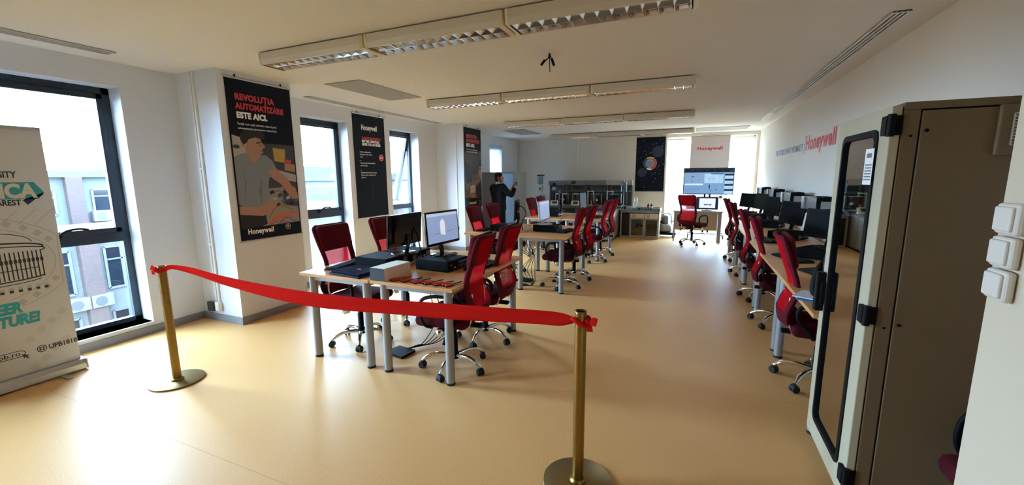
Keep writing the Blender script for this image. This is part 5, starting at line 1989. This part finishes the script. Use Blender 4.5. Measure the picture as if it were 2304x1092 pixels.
mw = Matrix.Translation((-4.19, 8.98, 0)) @ Matrix.Rotation(R(-34), 4, 'Z')
ph.location = mw @ Vector((.09, .425, 1.475))
ph.rotation_euler = (0, 0, R(-34))

# ================================================================== OUTSIDE
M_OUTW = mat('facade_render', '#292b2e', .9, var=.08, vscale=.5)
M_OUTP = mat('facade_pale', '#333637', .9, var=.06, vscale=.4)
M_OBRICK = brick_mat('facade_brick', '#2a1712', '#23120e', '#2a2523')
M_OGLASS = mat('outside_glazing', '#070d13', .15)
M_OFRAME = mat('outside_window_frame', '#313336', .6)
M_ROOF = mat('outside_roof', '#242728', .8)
struct_ground = MB().box(-160, -5.9, -80, 140, -12.2, -12)
o = struct('ground', struct_ground, mat('street_asphalt', '#181819', .95, var=.2, vscale=.2))


def facade(parent, X, y0, y1, z0, z1, storey, pitch, ww, wh, mp=M_OUTW, pil=True, depth=8.0, sill=.9):
    """facade facing +X at local X; windows are parts with frames and panes"""
    MB().box(X-depth, X, y0, y1, z0, z1).build('wall', mp, parent)
    MB().box(X-depth-.2, X+.35, y0-.2, y1+.2, z1, z1+.35).build('roof', M_ROOF, parent)
    n = int((y1-y0)/pitch)
    nz_ = int((z1-z0)/storey)
    for k in range(n):
        yc = y0+pitch*(k+.5)
        if pil:
            MB().box(X, X+.35, yc-pitch/2-.35, yc-pitch/2+.35, z0, z1).build('brick_pilaster', M_OBRICK, parent)
        for j in range(nz_):
            zb = z0+storey*j+sill
            f = MB()
            a, b = yc-ww/2, yc+ww/2
            f.box(X, X+.08, a-.06, a+.05, zb, zb+wh); f.box(X, X+.08, b-.05, b+.06, zb, zb+wh)
            f.box(X, X+.08, a, b, zb-.06, zb+.05); f.box(X, X+.08, a, b, zb+wh-.05, zb+wh+.06)
            f.box(X, X+.07, yc-.04, yc+.04, zb, zb+wh); f.box(X, X+.07, a, b, zb+wh*.68, zb+wh*.68+.07)
            w2 = f.build('window', M_OFRAME, parent)
            MB().box(X+.005, X+.03, a+.04, b-.04, zb+.04, zb+wh-.04).build('pane', M_OGLASS, w2)


def ac(parent, X, yy, z):
    b = MB().box(X, X+.35, yy-.42, yy+.42, z, z+.62).build('air_conditioner', mat('ac_white', '#3a3c3c', .6), parent, .02)
    MB().cyl((X+.35, yy-.08, z+.31), (X+.36, yy-.08, z+.31), .24, seg=18).build('fan_grille', mat('ac_grille', '#1e2021', .6), b)


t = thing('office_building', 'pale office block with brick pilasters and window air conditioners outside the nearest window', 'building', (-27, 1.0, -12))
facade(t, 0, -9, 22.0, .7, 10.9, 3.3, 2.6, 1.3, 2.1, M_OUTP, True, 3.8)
for yy, z in ((8.5, 7.4), (9.4, 7.4), (7.0, 4.0), (11.6, 4.0)):
    ac(t, .05, yy, z)
t = thing('rooftop_block', 'white rooftop storey with a brick pillar and wide windows seen in the upper nearest window', 'building', (-32, -3.05, -1.5))
facade(t, 0, 0, 30, 0, 3.3, 3.2, 5.0, 3.4, 1.35, M_OUTP, True, 8, 1.25)
ac(t, .1, 16.0, .75)
MB().box(-1.4, -1.0, 16.6, 16.9, 3.3, 6.2).box(-1.4, -1.0, 17.5, 17.75, 3.3, 6.0).build('chimney_pipe', M_OUTP, t)
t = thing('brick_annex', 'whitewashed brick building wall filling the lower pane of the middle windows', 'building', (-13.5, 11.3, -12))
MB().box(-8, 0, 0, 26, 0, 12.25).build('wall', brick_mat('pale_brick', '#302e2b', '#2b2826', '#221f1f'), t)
MB().box(-8.1, .25, -.1, 26.1, 12.25, 12.45).build('roof_edge', M_OUTP, t)
MB().box(-7, -4, 5, 8, 12.45, 13.2).build('roof_plant', M_ROOF, t)
ab = thing('apartment_block', 'long pale block with many small windows far off in the middle windows', 'building', (-50, 58, -12))
facade(ab, 0, -14, 16, 0, 13.2, 3.2, 2.0, 1.2, 1.5, M_OUTP, False, 12, 1.0)
ab.rotation_euler.z = R(-20)
t = thing('domed_hall', 'pale hall with a shallow grey dome roof far off', 'building', (-96, 62, -12))
MB().box(-16, 16, -16, 16, 0, 11).build('wall', M_OUTP, t)
MB().lathe([(17, 11), (13, 13.6), (8, 15.2), (3, 16), (0, 16.2)], seg=32).build('dome', M_ROOF, t)
for k, (x, y, w1, hh, lb) in enumerate([(-150, 70, 30, 15.2, 'distant low grey city block left of the dome'), (-95, 150, 16, 16, 'distant grey city block on the skyline in the second middle window'),
                                        (-80, 88, 8, 14.8, 'distant small pale block on the skyline'), (-125, 115, 16, 17.5, 'distant taller block on the hazy skyline')]):
    t = thing('distant_block', lb, 'building', (x, y, -12), R(-30))
    MB().box(-w1/2, w1/2, -w1, w1, 0, hh).build('wall', M_OUTW if k % 2 else M_OUTP, t)
    q = MB()
    for i in range(int(w1*2/3)):
        for j in range(4):
            q.box(w1/2, w1/2+.05, -w1+1+i*3, -w1+2.4+i*3, 1.2+j*3.4, 3.0+j*3.4)
    q.build('window_rows', M_OGLASS, t)
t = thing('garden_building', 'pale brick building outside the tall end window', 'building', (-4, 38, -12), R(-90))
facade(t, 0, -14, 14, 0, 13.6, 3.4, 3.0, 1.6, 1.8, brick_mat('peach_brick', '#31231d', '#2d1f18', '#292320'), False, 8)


def tree(x, y, z, h, r, label):
    t = thing('street_tree', label, 'tree', (x, y, z))
    MB().cyl((0, 0, 0), (0, 0, h*.6), .14, .09, seg=8).build('trunk', mat('bark', '#120e0a', .9), t)
    rd = random.Random(int(x*10+y))
    v = []; f = []
    for i in range(1400):
        a = rd.uniform(0, 2*PI); u = rd.uniform(-1, 1); q = rd.uniform(.5, 1)**.5
        c = Vector((r*q*math.cos(a)*math.sqrt(1-u*u), r*q*math.sin(a)*math.sqrt(1-u*u), h*.72+r*.9*q*u))
        d1 = Vector((rd.uniform(-1, 1), rd.uniform(-1, 1), rd.uniform(-1, 1))).normalized()*.16
        d2 = d1.cross(Vector((rd.uniform(-1, 1), rd.uniform(-1, 1), 1))).normalized()*.09
        k = len(v)
        v += [c-d1, c+d2, c+d1, c-d2]; f.append((k, k+1, k+2, k+3))
    MB().add(v, f).build('foliage', mat('leaf_green', '#121d0b', .8, var=.3, vscale=3), t)


tree(-22.5, 5.6, -12, 6.4, 1.9, 'green tree low down outside the nearest window')
tree(-22.6, 10.0, -12, 5.0, 1.5, 'smaller green tree low outside the nearest window, right of the other')

bpy.context.view_layer.update()
